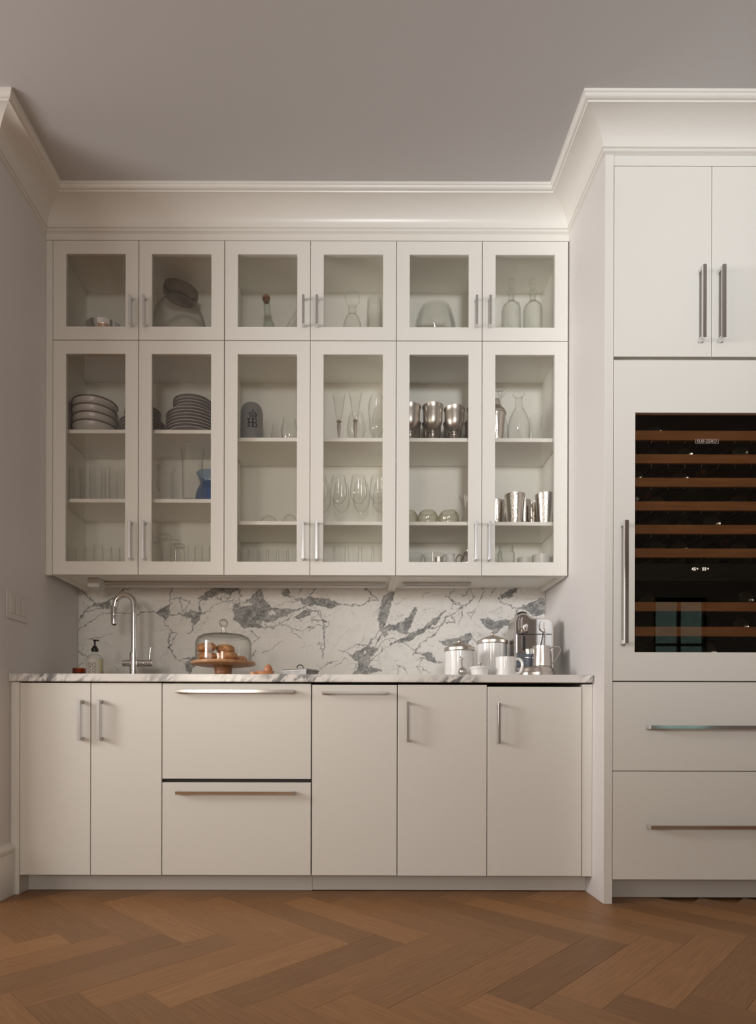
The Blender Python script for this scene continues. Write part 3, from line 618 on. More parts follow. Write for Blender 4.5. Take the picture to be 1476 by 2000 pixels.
for a0, a1, b0, b1 in ((-.046, .046, .0088, .0096), (-.046, .046, -.0096, -.0088), (-.046, -.0452, -.0096, .0096), (.0452, .046, -.0096, .0096)): lb.box(x_+a0, x_+a1, YT+.015, YT+.0158, z_+b0, z_+b1)
obj('lettering_border', lb, M['logo'], wd, smooth=0)
# wine bottles lie on the racks, base towards the door
def bottle(xc, zc, rr, label, foil=None, neck_front=False):
    t = thing('wine_bottle', label, 'wine bottle', (xc, YRK+.022, zc), 'wine bottles lying on the racks')
    H = 0.295; p = [(0, .012), (rr*.55, .006), (rr*.93, 0), (rr, .006), (rr, .185), (rr*.9, .200), (rr*.5, .222), (rr*.39, .235), (rr*.37, .25)]
    q = [(rr*.37, .25), (rr*.41, .25), (rr*.41, H), (0, H)]
    if neck_front: p = [(r, H-z) for r, z in p]; q = [(r, H-z) for r, z in q]
    rot = Matrix.Rotation(-PI/2, 3, 'X')
    obj('body', MB().lathe(p, seg=28, rot=rot), M['bottleglass'], t, local=True); obj('capsule', MB().lathe(q, seg=20, rot=rot), M[foil or 'greyfoil'], t, local=True)
    return t
rn = ['top', 'second', 'third', 'fourth', 'fifth', 'sixth', 'seventh', 'eighth']
BOT = [(0, 1275, 833), (1, 1275, 881), (1, 1335, 876), (1, 1443, 873), (2, 1326, 922), (2, 1240, 920), (3, 1280, 969), (3, 1440, 969), (4, 1280, 1015), (4, 1335, 1015), (4, 1387, 1008), (5, 1282, 1058), (5, 1325, 1057), (5, 1441, 1060), (6, 1263, 1161), (6, 1452, 1155), (7, 1303, 1214), (7, 1443, 1206), (8, 1300, 1262), (8, 1380, 1255)]
cnt = {}
for ri, px, py in BOT:
    k = cnt.get(ri, 0); cnt[ri] = k+1; tot = sum(1 for b in BOT if b[0] == ri)
    order = sorted(b[1] for b in BOT if b[0] == ri).index(px)
    ordw = ['nearest the door handle', 'second from the handle side', 'third from the handle side'][order] if tot > 1 else 'alone in view'
    rr = .0375 if (ri, px) != (4, 1387) else .040
    X, Z = PX(px, py, YRK+.03)
    where = ('dark wine bottle on the %s wooden rack from the top, %s' % (rn[ri], ordw)) if ri < 8 else ('dark wine bottle at the very bottom of the wine refrigerator, %s' % ['nearer the handle', 'further from the handle'][order])
    bottle(X, Z-rr, rr, where); low[ri] = min(low.get(ri, 9), Z-2*rr)
for px, py, foil, lab in ((1384, 913, 'copperfoil', 'wine bottle lying neck outward with a copper foil capsule'), (1275, 960, 'redfoil', 'wine bottle lying neck outward with a bright red foil capsule'), (1251, 969, 'greyfoil', 'wine bottle lying neck outward with a pale grey capsule'), (1432, 1051, 'redfoil', 'wine bottle lying neck outward with a deep red capsule low down')):
    X, Z = PX(px, py, YRK+.06); t = bottle(X, Z, .0235 if foil != 'greyfoil' else .018, lab, foil, True); t.location.y = YRK+.10 if foil != 'greyfoil' else YRK+.09
for i, (rk, za) in enumerate(racks):     # wire cradle that carries the bottles, hung from the wooden front
    zr_ = low[i]-.0035; rods = MB()
    for k in range(9):
        xx = XG+.03+k*(XG1-XG-.06)/8; rods.tube([(xx, YRK+.009, za+.001), (xx, YRK+.009, zr_), (xx, 3.05, zr_)], 0.0022, 6)
    obj('rods', rods, M['rackmetal'], rk)
# drawers under the wine refrigerator
r = thing('drawer_cabinet', 'white two-drawer cabinet below the wine refrigerator', 'drawer cabinet', (XTC, YT, .07))
zd = [GZ(1719, YT, 1380), GZ(1506.5, YT, 1380), GZ(1331.5, YT, 1380)]
obj('carcass', MB().box(X0T+.001, X1T-.001, YT+.022, 3.1, zd[0]+.002, zd[2]-.004), M['blacklin'], r, smooth=0)
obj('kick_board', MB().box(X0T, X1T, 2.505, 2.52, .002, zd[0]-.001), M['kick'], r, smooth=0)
for za, zb, py in ((zd[1], zd[2], 1420.5), (zd[0], zd[1], 1616)):
    d = obj('drawer', slab_door(X0T, X1T, za, zb, YT), M['paint'], r); xa = GX(1270, 2.38, py)
    obj('handle', hhandle(xa, 2*XTC-xa, YT, GZ(py, 2.384, 1380), 0.014, 0.038), M['chrome'], d)
# light switch
r = thing('light_switch', 'white three-rocker light switch plate on the left wall', 'light switch', (XL, 2.57, 1.20))
obj('plate', MB().box(XL+.0003, XL+.006, 2.49, 2.65, 1.143, 1.262, .002), M['plastic'], r)
for k in range(3): y = 2.524+k*.046; obj('rocker', MB().box(XL+.006, XL+.0095, y-.0165, y+.0165, 1.168, 1.237, .0012), M['plastic'], r)
# ------------------------------------------------------------------ shelf contents
def shell(outer, t=0.0018, zb=0.004):
    inn = [(max(r-t, 0.0003), z) for r, z in outer if z > zb+1e-5 and r > t]
    for (r0, z0_), (r1, z1_) in zip(outer[:-1], outer[1:]):
        if z0_ <= zb < z1_ and z1_ > z0_:
            rb_ = r0+(r1-r0)*(zb-z0_)/(z1_-z0_)-t
            if rb_ > .002: inn = [(rb_*.9, zb), (rb_, min(zb+.0012, inn[0][1] if inn else 9))] + inn
            break
    return outer + inn[::-1] + [(0, zb)]
def sm(pts, k=5):
    """a smooth curve through the given profile points"""
    P_ = [Vector(p) for p in pts]; out = []
    for i in range(len(P_)-1):
        a, b, c, d_ = P_[max(i-1, 0)], P_[i], P_[i+1], P_[min(i+2, len(P_)-1)]
        for j in range(k):
            t = j/k; q = .5*((2*b)+(c-a)*t+(2*a-5*b+4*c-d_)*t*t+(3*b-a-3*c+d_)*t**3); out.append((max(q.x, 0), q.y))
    return out + [tuple(P_[-1])]
def place(px, ytop, rpx, d):
    r = rpx*d/F; X, Zt = PX(px, ytop, d-r); X = GX(px, d, ytop); return X, Zt, r
def vessel(name, px, ytop, rpx, d, zb, fn, m, label, cat, group=None, seg=32, wob=None, rmul=1.0):
    X, Zt, r = place(px, ytop, rpx, d); H = Zt-zb; r *= rmul
    return single(name, MB().lathe(fn(r, H), seg=seg, wob=wob), m, label, cat, (X, d, zb+.0006), group)
def tumbler(r, H): return shell([(0, 0), (r*.80, 0), (r*.86, .003), (r, H)], .0016, .009)
def straight(r, H): return shell([(0, 0), (r*.93, 0), (r*.97, .003), (r, H)], .0016, .009)
def stemless(r, H): return shell([(0, 0)] + sm([(r*.55, 0), (r*.8, H*.1), (r, H*.38), (r*.99, H*.55), (r*.78, H)]), .0013, .006)
def wine(r, H):
    zs = H*.42; o = [(0, 0), (r*.82, 0), (r*.82, .002), (r*.15, .008), (.0035, H*.10), (.0035, zs-.012)] + sm([(.006, zs), (r*.55, zs+H*.045), (r*.92, zs+H*.15), (r, zs+H*.25), (r*.93, zs+H*.40), (r*.74, H)])
    inn = [(max(a-.0013, .0004), z) for a, z in o if z > zs+.004]; return o + inn[::-1] + [(0, zs+.004)]
def balloon(r, H):
    zs = H*.30; o = [(0, 0), (r*.7, 0), (r*.7, .002), (r*.12, .008), (.0035, H*.08), (.0035, zs-.01)] + sm([(.006, zs), (r*.7, zs+H*.12), (r, zs+H*.32), (r*.92, zs+H*.5), (r*.7, H)])
    inn = [(max(a-.0013, .0004), z) for a, z in o if z > zs+.004]; return o + inn[::-1] + [(0, zs+.004)]
def hurricane(r, H): return shell([(0, 0), (r*.75, 0), (r*.75, .004)] + sm([(r*.25, .012), (r*.3, .03), (r*.8, H*.3), (r*.85, H*.42), (r*.86, H*.5), (r*1.0, H*.68), (r*.95, H*.85), (r*.72, H)]), .0014, .034)
def bowlup(r, H): return shell([(0, 0), (r*.45, 0), (r*.5, .004), (r*.85, H*.45), (r, H)], .0025, .006)
def domebowl(r, H): return [(r, 0), (r*.985, H*.3), (r*.86, H*.66), (r*.6, H*.9), (r*.35, H), (0, H), (0, H-.003), (r*.34, H-.003), (r*.58, H*.9-.003), (r*.83, H*.66-.002), (r*.955, H*.3), (r*.97, 0), (r, 0)]
def jarp(r, H): return shell([(0, 0), (r*.9, 0), (r, .006), (r, H*.72), (r*.82, H*.82), (r*.78, H*.86), (r*.82, H*.87), (r*.82, H)], .0025, .008)
ZA1, ZA2, ZF = 2.087, 1.763, ZB+.020+.018
ZB1, ZB2 = 2.051, 1.660; ZU = ZS+.018
# stack of bowls
def stone_bowl(r, H, loc, label):
    t = thing('bowl', label, 'bowl', loc, 'stoneware bowls stacked on the plate shelf')
    obj('body', MB().lathe(shell([(0, 0), (r*.5, 0)] + sm([(r*.52, .005), (r*.78, H*.25), (r*.94, H*.6), (r, H)]), .005, .009), seg=40), M['bowl'], t, local=True)
    obj('rim', MB().lathe([(r*.997, H-.006), (r+.0018, H-.003), (r+.001, H+.0012), (r-.004, H+.0015), (r-.006, H-.002)], seg=40), M['bowlrim'], t, local=True, label='dark brown glazed rim')
    return t
X = GX(187, 2.99, 810); rb = .1055
for k in range(4): stone_bowl(rb, .064, (X+.002*math.sin(k*2), 2.985, ZA1+.0008+k*.0385), 'speckled stoneware bowl with dark rim, ' + ['bottom of the stack', 'second from the bottom', 'third from the bottom', 'topmost of the stack'][k])
def plate_mb(r):
    mb = MB(); mb.cur = 1; mb.lathe([(r*.97, .0175), (r, .0185), (r, .0205), (r*.985, .0215), (r*.97, .0207)], seg=48); mb.cur = 0; mb.lathe([(r*.97, .0207), (r*.9, .019), (r*.62, .008), (0, .007)], seg=48)
    mb.lathe([(0, .001), (r*.52, .001), (r*.54, 0), (r*.57, 0), (r*.6, .004), (r*.86, .0125), (r*.97, .0175)], seg=48); return mb
def plates(px, d, spec, who):
    z = ZA1+.0008; tot = sum(n for n, r in spec); i = 0; nm = ['first', 'second', 'third', 'fourth', 'fifth', 'sixth', 'seventh', 'eighth', 'ninth', 'tenth', 'eleventh', 'twelfth', 'thirteenth']
    for ti, (n, r) in enumerate(spec):
        mb = plate_mb(r); me = mb.mesh('plate', [M['plate'], M['platerim']])
        for k in range(n):
            o = bpy.data.objects.new('dinner_plate' if ti == 0 else 'side_plate', me); C.objects.link(o)
            o.location = (GX(px, d, 810)+random.uniform(-.0015, .0015), d+random.uniform(-.001, .001), z); o.rotation_euler = (0, 0, random.random()*6)
            tag(o, 'dark grey %s plate, %s from the bottom of the %s' % ('large dinner' if ti == 0 else 'smaller side', nm[i], who), 'plate', 'grey stoneware plates in two stacks'); z += .0155; i += 1
        z += .001
plates(279, 3.01, ((6, .109), (4, .086)), 'plate stack beside the bowls')
plates(377, 2.985, ((7, .128), (5, .094)), 'full-view plate stack')
# left unit, middle shelf
for i, (px, yt, d) in enumerate(((152, 907, 2.93), (191, 907, 2.93), (229, 907, 2.93), (172, 912, 3.05), (214, 912, 3.05))):
    vessel('highball_glass', px, yt, 15.5, d, ZA2, straight, M['glass'], 'tall clear highball glass, ' + ['front row nearest the left wall', 'front row centre', 'front row nearest the pitcher', 'back row between first and second', 'back row between second and third'][i], 'glass', 'highball glasses on the left middle shelf')
X, Zt, r_ = place(318, 905, 21, 2.97); t = thing('glass_pitcher', 'clear glass pitcher with its looped handle facing outward', 'pitcher', (X, 2.97, ZA2+.0006)); H = Zt-ZA2
obj('body', MB().lathe(shell([(0, 0), (r_*.9, 0), (r_, .008), (r_*.97, H*.5), (r_*.95, H*.85), (r_*1.02, H)], .0025, .01), seg=36, wob=lambda a, z: 1+.16*math.exp(-(a/.35)**2)*(z > H*.9)+.16*math.exp(-((a-2*PI)/.35)**2)*(z > H*.9)), M['glass'], t, local=True)
obj('handle', MB().tube([(0, -r_*.9, H*.86), (0, -r_-.02, H*.90), (0, -r_-.036, H*.80), (0, -r_-.034, H*.55), (0, -r_-.024, H*.36), (0, -r_*.95, H*.33)], .0055, 12), M['crystal'], t, local=True)
X, Zt, r_ = place(376, 866, 24, 2.915); H = Zt-ZA2; t = thing('cylinder_vase', 'tall clear glass cylinder vase with a flared foot in front of the blue jug', 'vase', (X, 2.915, ZA2+.0006))
obj('body', MB().lathe(shell([(0, .012), (r_*.62, .012), (r_*.80, .03), (r_*.82, H*.5), (r_*.86, H*.8), (r_*.98, H)], .0025, .02), seg=40), M['glass'], t, local=True)
obj('foot', MB().lathe([(0, 0), (r_*1.02, 0), (r_*1.02, .004), (r_*.7, .011), (0, .0118)], seg=40), M['crystal'], t, local=True)
X, Zt, r_ = place(411, 915, 29, 3.05); H = Zt-ZA2; t = thing('blue_jug', 'round cobalt blue glass jug with a flared lip', 'jug', (X, 3.05, ZA2+.0006))
obj('body', MB().lathe(shell([(0, 0)] + sm([(r_*.6, 0), (r_*.92, H*.14), (r_, H*.32), (r_*.93, H*.52), (r_*.74, H*.68), (r_*.66, H*.76), (r_*.78, H*.9), (r_*.93, H)]), .003, .006), seg=40), M['blueglass'], t, local=True)
# left unit, bottom
for i, px in enumerate((140, 157, 175, 192, 209, 226, 241)):
    vessel('shot_tumbler', px, 1067 if i != 3 else 1062, 8.2, 2.92, ZF, tumbler, M['glass'], 'small clear tumbler in the bottom left row, %s from the wall' % ['first', 'second', 'third', 'fourth', 'fifth', 'sixth', 'seventh'][i], 'glass', 'small tumblers in the bottom left row')
def lidjar(px, yt, rp, d, label):
    X, Zt, r = place(px, yt, rp, d); H = Zt-ZF; t = thing('storage_jar', label, 'jar', (X, d, ZF+.0006), 'lidded jars at the cabinet bottom')
    obj('body', MB().lathe(shell([(0, 0), (r*.92, 0), (r, .006), (r, H*.70), (r*.84, H*.80), (r*.84, H*.88)], .0025, .007), seg=28), M['glass'], t, local=True)
    obj('lid', MB().lathe([(0, H*.881), (r*.93, H*.881), (r*.95, H*.90), (r*.95, H*.95), (r*.80, H*.965), (r*.75, H), (0, H)], seg=28), M['crystal'], t, local=True)
lidjar(303, 1046, 12, 3.06, 'clear lidded jar half hidden behind the largest jar, beside door frame'); lidjar(322, 1040, 14, 2.93, 'largest clear lidded jar at the cabinet bottom'); lidjar(342, 1051, 10, 3.05, 'medium clear lidded jar behind the smallest jar'); lidjar(351, 1060, 10.5, 2.92, 'smallest clear lidded jar beside the tumblers')
for i, px in enumerate((374, 388, 402, 416)):
    vessel('slim_tumbler', px, 1064, 7, 2.92+.002*i, ZF, tumbler, M['glass'], 'slim clear tumbler beside the lidded jars, %s from them' % ['first', 'second', 'third', 'fourth'][i], 'glass', 'slim tumblers beside the jars')
# middle unit
X, Zt, r_ = place(491.5, 779, 21.8, 2.93); H = Zt-ZB1+.004; t = thing('stoneware_mug', 'grey rounded stoneware mug printed with a crown and letters HB', 'mug', (X, 2.93, ZB1+.0006))
obj('body', MB().lathe([(0, 0), (r_*.97, 0), (r_, .004), (r_, H*.55)] + sm([(r_, H*.70), (r_*.985, H*.78), (r_*.90, H*.87), (r_*.72, H*.945), (r_*.45, H*.985), (0, H)]), seg=48), M['mugrey'], t, local=True)
def wrap(rects, R, z0, th0=0.0):
    mb = MB()
    for (a0, a1, b0, b1) in rects:
        n = max(1, int((a1-a0)/.003))
        for k in range(n):
            u0 = a0+(a1-a0)*k/n; u1 = a0+(a1-a0)*(k+1)/n; vs = []
            for rr in (R-.0003, R+.0006):
                for uu, zz in ((u0, b0), (u1, b0), (u1, b1), (u0, b1)):
                    th = th0+uu/R; vs.append((rr*math.sin(th), -rr*math.cos(th), z0+zz))
            mb.add(vs, [(0,1,2,3),(4,7,6,5),(0,4,5,1),(1,5,6,2),(2,6,7,3),(3,7,4,0)])
    return mb
mm = .001
sx_, sz_ = 1.27, 1.62
hb = [(-19,-12.5,-13,13),(-22,-9.5,-13,-10.5),(-22,-9.5,10.5,13),(-12.5,-4,-2,1.5),(-4,2.5,-13,13),(-7,5,10.5,13),(-7,2.5,-13,-10.5),
      (2.5,9,10.5,13),(9,12,8,12.5),(11.5,14,3.5,11),(9.5,13,.8,4),(2.5,10.5,-1.2,1.6),(9.5,14,-4,0),(12.5,16.5,-10,-2),(10,14.5,-12.5,-9),(2.5,11,-13,-10.5)]
obj('lettering', wrap([(b[0]*mm*sx_, b[1]*mm*sx_, b[2]*mm*sz_, b[3]*mm*sz_) for b in hb], r_, .083, .27), M['ink'], t, local=True, label='dark HB letters')
cr = [(-11,11,0,2.2),(-12,12,3.2,4.6)]
for cx, hgt in ((-14, 8), (-7.5, 11), (0, 13), (7.5, 11), (14, 8)):
    cr += [(cx*.8-1.0, cx*.8+1.0, 4.6, 4.6+hgt*.45), (cx-1.3, cx+1.3, 4.6+hgt*.45, hgt), (cx-1.9, cx+1.9, hgt, hgt+2.6)]
cr += [(-1, 1, 15.6, 19), (-2.4, 2.4, 16.8, 18), (-11, -5, 8, 9.2), (5, 11, 8, 9.2), (-4.5, -2.5, 8.5, 11), (2.5, 4.5, 8.5, 11)]
obj('crown_print', wrap([(b[0]*mm*1.5, b[1]*mm*1.5, b[2]*mm*1.95, b[3]*mm*1.95) for b in cr], r_, .108, .27), M['ink'], t, local=True, label='dark printed crown')
vessel('stemless_glass', 541, 826, 12, 3.05, ZB1, stemless, M['glass'], 'small clear stemless glass behind, next to the grey mug', 'glass')
vessel('stemless_glass', 565, 810, 15.5, 2.92, ZB1, stemless, M['glass'], 'large clear stemless glass in front, right of the grey mug', 'glass')
def flute(px, yt, d, label):
    X, Zt, r = place(px, yt, 13.2, d); H = Zt-ZB1; t = thing('champagne_flute', label, 'glass', (X, d, ZB1+.0006), 'champagne flutes with silver stems')
    zs = H*.46; o = [(0, zs)] + sm([(r*.18, zs), (r*.45, zs+H*.08), (r*.62, zs+H*.22), (r*.76, zs+H*.38), (r, H)])
    obj('bowl', MB().lathe(o + [(a-.0013, z) for a, z in o[:3:-1]] + [(0, zs+.006)], seg=28), M['glass'], t, local=True)
    obj('stem', MB().lathe([(0, 0), (r*.95, 0), (r*.95, .002), (r*.25, .007), (.0045, .02), (.006, H*.2), (.0095, H*.33), (.008, H*.38), (.006, H*.40), (.012, H*.42), (.012, H*.44), (.007, zs), (0, zs)], seg=20), M['pewter'], t, local=True, label='silver baluster stem')
flute(662, 763, 2.90, 'champagne flute with silver stem nearest the cabinet centre'); flute(694, 760, 2.90, 'champagne flute with silver stem in front of the balloon glass')
vessel('balloon_glass', 696, 799, 18, 3.04, ZB1, balloon, M['glass'], 'clear balloon glass behind the two champagne flutes', 'glass')
vessel('hurricane_glass', 735, 765, 16, 2.93, ZB1, hurricane, M['glass'], 'tall clear curved cocktail glass on the top shelf, front', 'glass')
vessel('hurricane_glass', 742, 790, 15, 3.05, ZB1, hurricane, M['glass'], 'clear curved cocktail glass behind the front one', 'glass')
vessel('upturned_bowl', 525, 1002, 20, 3.02, ZB2, domebowl, M['glass'], 'small clear glass bowl turned upside down on bare shelf', 'bowl'); vessel('upturned_bowl', 566, 1000, 17, 3.03, ZB2, domebowl, M['glass'], 'small clear glass bowl upside down, half behind the door frame', 'bowl')
for row, d, yt in ((0, 2.895, 923), (1, 3.04, 938)):
    for i, px in enumerate((624, 661, 700, 738)):
        vessel('wine_glass', px+row*6, yt, 16.5, d, ZB2, wine, M['glass'], 'clear stemmed wine glass, %s row, %s from the centre stile' % (['front', 'rear'][row], ['first', 'second', 'third', 'fourth'][i]), 'glass', 'stemmed wine glasses in two rows')
for i, px in enumerate((476, 494, 513, 532, 552, 571)):
    vessel('water_tumbler', px, 1071, 9, 2.925, ZF, tumbler, M['glass'], 'clear slim water tumbler at the bottom beneath the upturned bowls, %s from the left' % ['first', 'second', 'third', 'fourth', 'fifth', 'sixth'][i], 'glass', 'water tumblers in the bottom middle row')
for i, px in enumerate((641, 664, 690, 716, 740)):
    vessel('rocks_glass', px, 1064, 11.5, 2.925, ZF, tumbler, M['glass'], 'clear wide rocks glass at the bottom beneath the wine glasses, %s from the left' % ['first', 'second', 'third', 'fourth', 'fifth'][i], 'glass', 'rocks glasses in the bottom middle row')
# right unit
def goblet(px, yt, d, label, rp=20.5):
    X, Zt, r = place(px, yt, rp, d); H = Zt-ZB1; t = thing('pewter_goblet', label, 'goblet', (X, d, ZB1+.0006), 'pewter goblets in two rows')
    zs = H*.34; o = [(0, zs)] + sm([(r*.10, zs), (r*.42, zs+H*.025), (r*.72, zs+H*.11), (r*.88, zs+H*.24), (r*.93, zs+H*.42), (r*.95, H*.90), (r*1.03, H-.001)])
    obj('cup', MB().lathe(o + [(a-.0025, z+.001) for a, z in o[:8:-1]] + [(0, zs+.014)], seg=40), M['pewter'], t, local=True)
    obj('stem', MB().lathe([(0, 0), (r*.72, 0), (r*.72, .004), (r*.3, .010), (.009, .02), (.008, H*.2), (.012, H*.24), (.012, H*.26), (.008, H*.28), (.012, zs), (0, zs+.002)], seg=28), M['pewter'], t, local=True)
    return t
for i, (px, yt) in enumerate(((801, 785), (845, 784), (887, 789), (931, 789))): goblet(px, yt, 2.91, 'pewter goblet, front row, %s' % ['cut by the left door frame', 'tallest in full view', 'second in full view', 'mostly behind the middle frame'][i])
for i, (px, yt) in enumerate(((803, 818), (843, 818), (884, 818), (925, 818))): goblet(px, yt, 3.045, 'pewter goblet, rear row, directly behind the %s' % ['goblet cut by the frame', 'tallest front goblet', 'second full front goblet', 'goblet hidden by the middle frame'][i], 19)
X, Zt, r_ = place(968, 771, 19.5, 2.93); H = Zt-ZB1; t = thing('cocktail_shaker', 'silver cocktail shaker half behind the door frame', 'cocktail shaker', (X, 2.93, ZB1+.0006))
obj('body', MB().lathe([(0, 0), (r_*.66, 0), (r_*.68, .004), (r_*.86, H*.42), (r_*.97, H*.66), (0, H*.66)], seg=36), M['hammered'], t, local=True)
obj('collar', MB().lathe([(r_*.97, H*.66), (r_*1.03, H*.67), (r_*1.03, H*.69), (r_*.97, H*.70), (r_*1.0, H*.71), (r_*.9, H*.76), (r_*.68, H*.81), (r_*.5, H*.84), (0, H*.845)], seg=36), M['pewter'], t, local=True)
obj('cap', MB().lathe([(0, H*.846), (r_*.52, H*.846), (r_*.52, H*.87), (r_*.42, H*.875), (r_*.40, H*.975), (r_*.36, H), (0, H)], seg=30), M['pewter'], t, local=True)
X, Zt, r_ = place(976, 745, 15, 3.055); H = Zt-ZB1-.005
single('tall_carafe', MB().lathe(shell([(0, 0), (r_*1.1, 0)] + sm([(r_*1.15, .01), (r_*1.1, H*.35), (r_*.55, H*.62), (r_*.24, H*.74), (r_*.22, H*.88), (r_*.5, H*.95), (r_*1.05, H)]), .002, .006), seg=36, wob=None), M['glass'], 'tall clear carafe with a wide flared lip behind the shaker', 'carafe', (X, 3.055, ZB1+.0006))
X, Zt, r_ = place(1013, 759, 21.8, 2.935); H = Zt-ZB1+.003
single('carafe', MB().lathe(shell([(0, 0), (r_*.84, 0)] + sm([(r_*.90, .006), (r_*.99, H*.22), (r_, H*.32), (r_*.92, H*.45), (r_*.68, H*.60), (r_*.40, H*.715), (r_*.33, H*.77), (r_*.32, H*.90), (r_*.38, H*.95), (r_*.56, H*.99)]) + [(r_*.56, H)], .0022, .008), seg=44), M['glass'], 'clear pear-shaped glass carafe with a narrow flared neck, in full view', 'carafe', (X, 2.935, ZB1+.0006))
vessel('small_glass', 1047, 807, 12.5, 3.03, ZB1, lambda r, H: shell([(0, 0), (r*.85, 0), (r*.85, .004), (r*.6, H*.12), (r*.62, H*.55), (r, H)], .0016, .01), M['glass'], 'small clear flared glass beside the pear-shaped carafe', 'glass')
for i, px in enumerate((796, 835, 876)):
    vessel('pebbled_bowl', px, 993, 20.3, 2.915, ZB2, lambda r, H: shell([(0, 0)] + sm([(r*.62, 0), (r*.88, H*.12), (r, H*.42), (r*.97, H*.68), (r*.78, H*.93), (r*.70, H)]), .003, .005), M['amberglass'], 'squat pebbled amber glass bowl, %s' % ['cut by the left door frame', 'between the other two', 'beside the grey glass vase'][i], 'bowl', 'pebbled glass bowls in a row', wob=lambda a, z: 1+.012*math.sin(14*a+z*300))
vessel('waisted_vase', 913, 962, 16.5, 2.97, ZB2, lambda r, H: shell([(0, 0), (r*.8, 0), (r*.82, .006), (r*.66, H*.4), (r*.72, H*.7), (r*1.0, H*.97), (r*1.0, H)], .003, .01), M['frost'], 'waisted grey glass vase with a dark rim, beside the pebbled bowls', 'vase')
for i, (px, yt, rp, d) in enumerate(((968, 974, 18, 3.0), (1005, 960, 19.8, 2.905), (1023, 974, 13, 3.07), (1043, 978, 12, 3.01), (1064, 960, 19.5, 2.905))):
    vessel('hammered_tumbler', px, yt, rp, d, ZB2, lambda r, H: shell([(0, 0), (r*.72, 0), (r*.74, .003), (r, H)], .0015, .006), M['hammered'], 'hammered silver tumbler, ' + ['shorter one at the frame edge', 'tall front one in full view', 'dark one tucked behind the tall front pair', 'narrow dark one behind, between the tall pair', 'tall front one next to the cabinet side'][i], 'tumbler', 'hammered silver tumblers', seg=40)
for i, px in enumerate((805, 847)):
    vessel('glass_bowl', px, 1078, 21, 2.97, ZF, bowlup, M['frost'], 'shallow clear glass bowl at cabinet bottom, %s' % ['at the left frame', 'behind the small metal cup'][i], 'bowl', 'shallow glass bowls at the cabinet bottom')
vessel('metal_cup', 857, 1087, 7.5, 2.89, ZF, bowlup, M['pewter'], 'tiny dark metal cup in front of the glass bowl', 'cup')
X, Zt, r_ = place(879, 1079, 14, 2.93); H = Zt-ZF; t = thing('white_creamer', 'small white ceramic creamer with a pinched spout', 'creamer', (X, 2.93, ZF+.0006))
obj('body', MB().lathe(shell([(0, 0)] + sm([(r_*.8, 0), (r_, H*.28), (r_*.92, H*.5), (r_*.6, H*.78), (r_*.55, H*.88), (r_*.68, H)]), .003, .006), seg=32, wob=lambda a, z: 1+.25*math.exp(-((a-PI)/.4)**2)*(z > H*.85)), M['white'], t, local=True)
X, Zt, r_ = place(913, 1067, 17, 2.95); H = Zt-ZF; t = thing('steel_teapot', 'small round polished steel teapot half behind the frame', 'teapot', (X, 2.95, ZF+.0006))
obj('body', MB().lathe([(0, 0), (r_*.65, 0), (r_*.95, H*.25), (r_, H*.42), (r_*.85, H*.66), (r_*.5, H*.80), (0, H*.80)], seg=36, wob=lambda a, z: 1+.02*math.cos(12*a)), M['chrome'], t, local=True)
obj('lid', MB().lathe([(0, H*.801), (r_*.5, H*.801), (r_*.42, H*.86), (r_*.12, H*.89), (r_*.14, H*.96), (0, H)], seg=30), M['chrome'], t, local=True)
obj('handle', MB().tube([(-r_*.9, 0, H*.3), (-r_*1.25, 0, H*.4), (-r_*1.3, 0, H*.62), (-r_*1.0, 0, H*.76), (-r_*.6, 0, H*.72)], .0028, 10), M['chrome'], t, local=True)
vessel('fluted_jar', 988, 1062, 16.5, 2.93, ZF, jarp, M['crystal'], 'clear fluted glass jar beside the white ramekins', 'jar', wob=lambda a, z: 1+.02*math.cos(16*a), seg=64)
vessel('fluted_jar', 969, 1075, 13, 3.03, ZF, jarp, M['crystal'], 'shorter clear fluted jar behind, at the frame edge', 'jar', wob=lambda a, z: 1+.02*math.cos(16*a), seg=64)
for i, (px, yt, rp, d) in enumerate(((1023, 1087, 13, 2.92), (1055.5, 1081, 17.2, 2.93), (1086, 1085, 12, 2.95))):
    vessel('ramekin', px, yt, rp, d, ZF, lambda r, H: shell([(0, 0), (r*.93, 0), (r*.97, .004), (r, H)], .004, .006), M['whitedull'], 'plain white ramekin, ' + ['smaller one beside the fluted jar', 'largest one in the middle', 'one cut by the door frame'][i], 'ramekin', 'white ramekins at the cabinet bottom')
# short top cabinets
X, Zt, r_ = place(205, 619, 36, 3.0); H = .145
t = thing('silver_dish', 'polished silver serving dish with a wide rim, on the top left shelf', 'dish', (X, 3.0, ZU+.0006))
obj('foot', MB().lathe([(0, 0), (r_*.5, 0), (r_*.5, .004), (r_*.2, .012), (r_*.15, .05), (r_*.25, H*.5), (0, H*.5)], seg=32), M['chrome'], t, local=True)
obj('bowl', MB().lathe(shell([(0, H*.501), (r_*.35, H*.501), (r_*.8, H*.7), (r_*.97, H*.9), (r_, Zt-ZU)], .003, H*.53), seg=44), M['chrome'], t, local=True)
X = GX(350, 2.985, 600); H = .303; r_ = .137
op = [(r_, 0)] + [(r_*(1-(k/14)**3.6)**.5, H*k/14) for k in range(1, 14)] + [(.02, H), (0, H)]
t = thing('glass_cloche', 'large clear glass cloche standing in the short cabinet', 'cloche', (X, 2.985, ZU+.0006))
obj('cover', MB().lathe(op + [(max(a-.003, 0), z-.003 if z > .003 else 0) for a, z in op[::-1]] + [op[0]], seg=56), M['dome'], t, local=True)
rt = Matrix.Rotation(.20, 3, 'Y') @ Matrix.Rotation(.12, 3, 'X'); rs = .086
t = thing('smoky_bowl', 'smoky brown glass bowl tilted on top of the large glass cloche', 'bowl', (GX(351, 3.03, 566), 3.03, ZU+H+.0195))
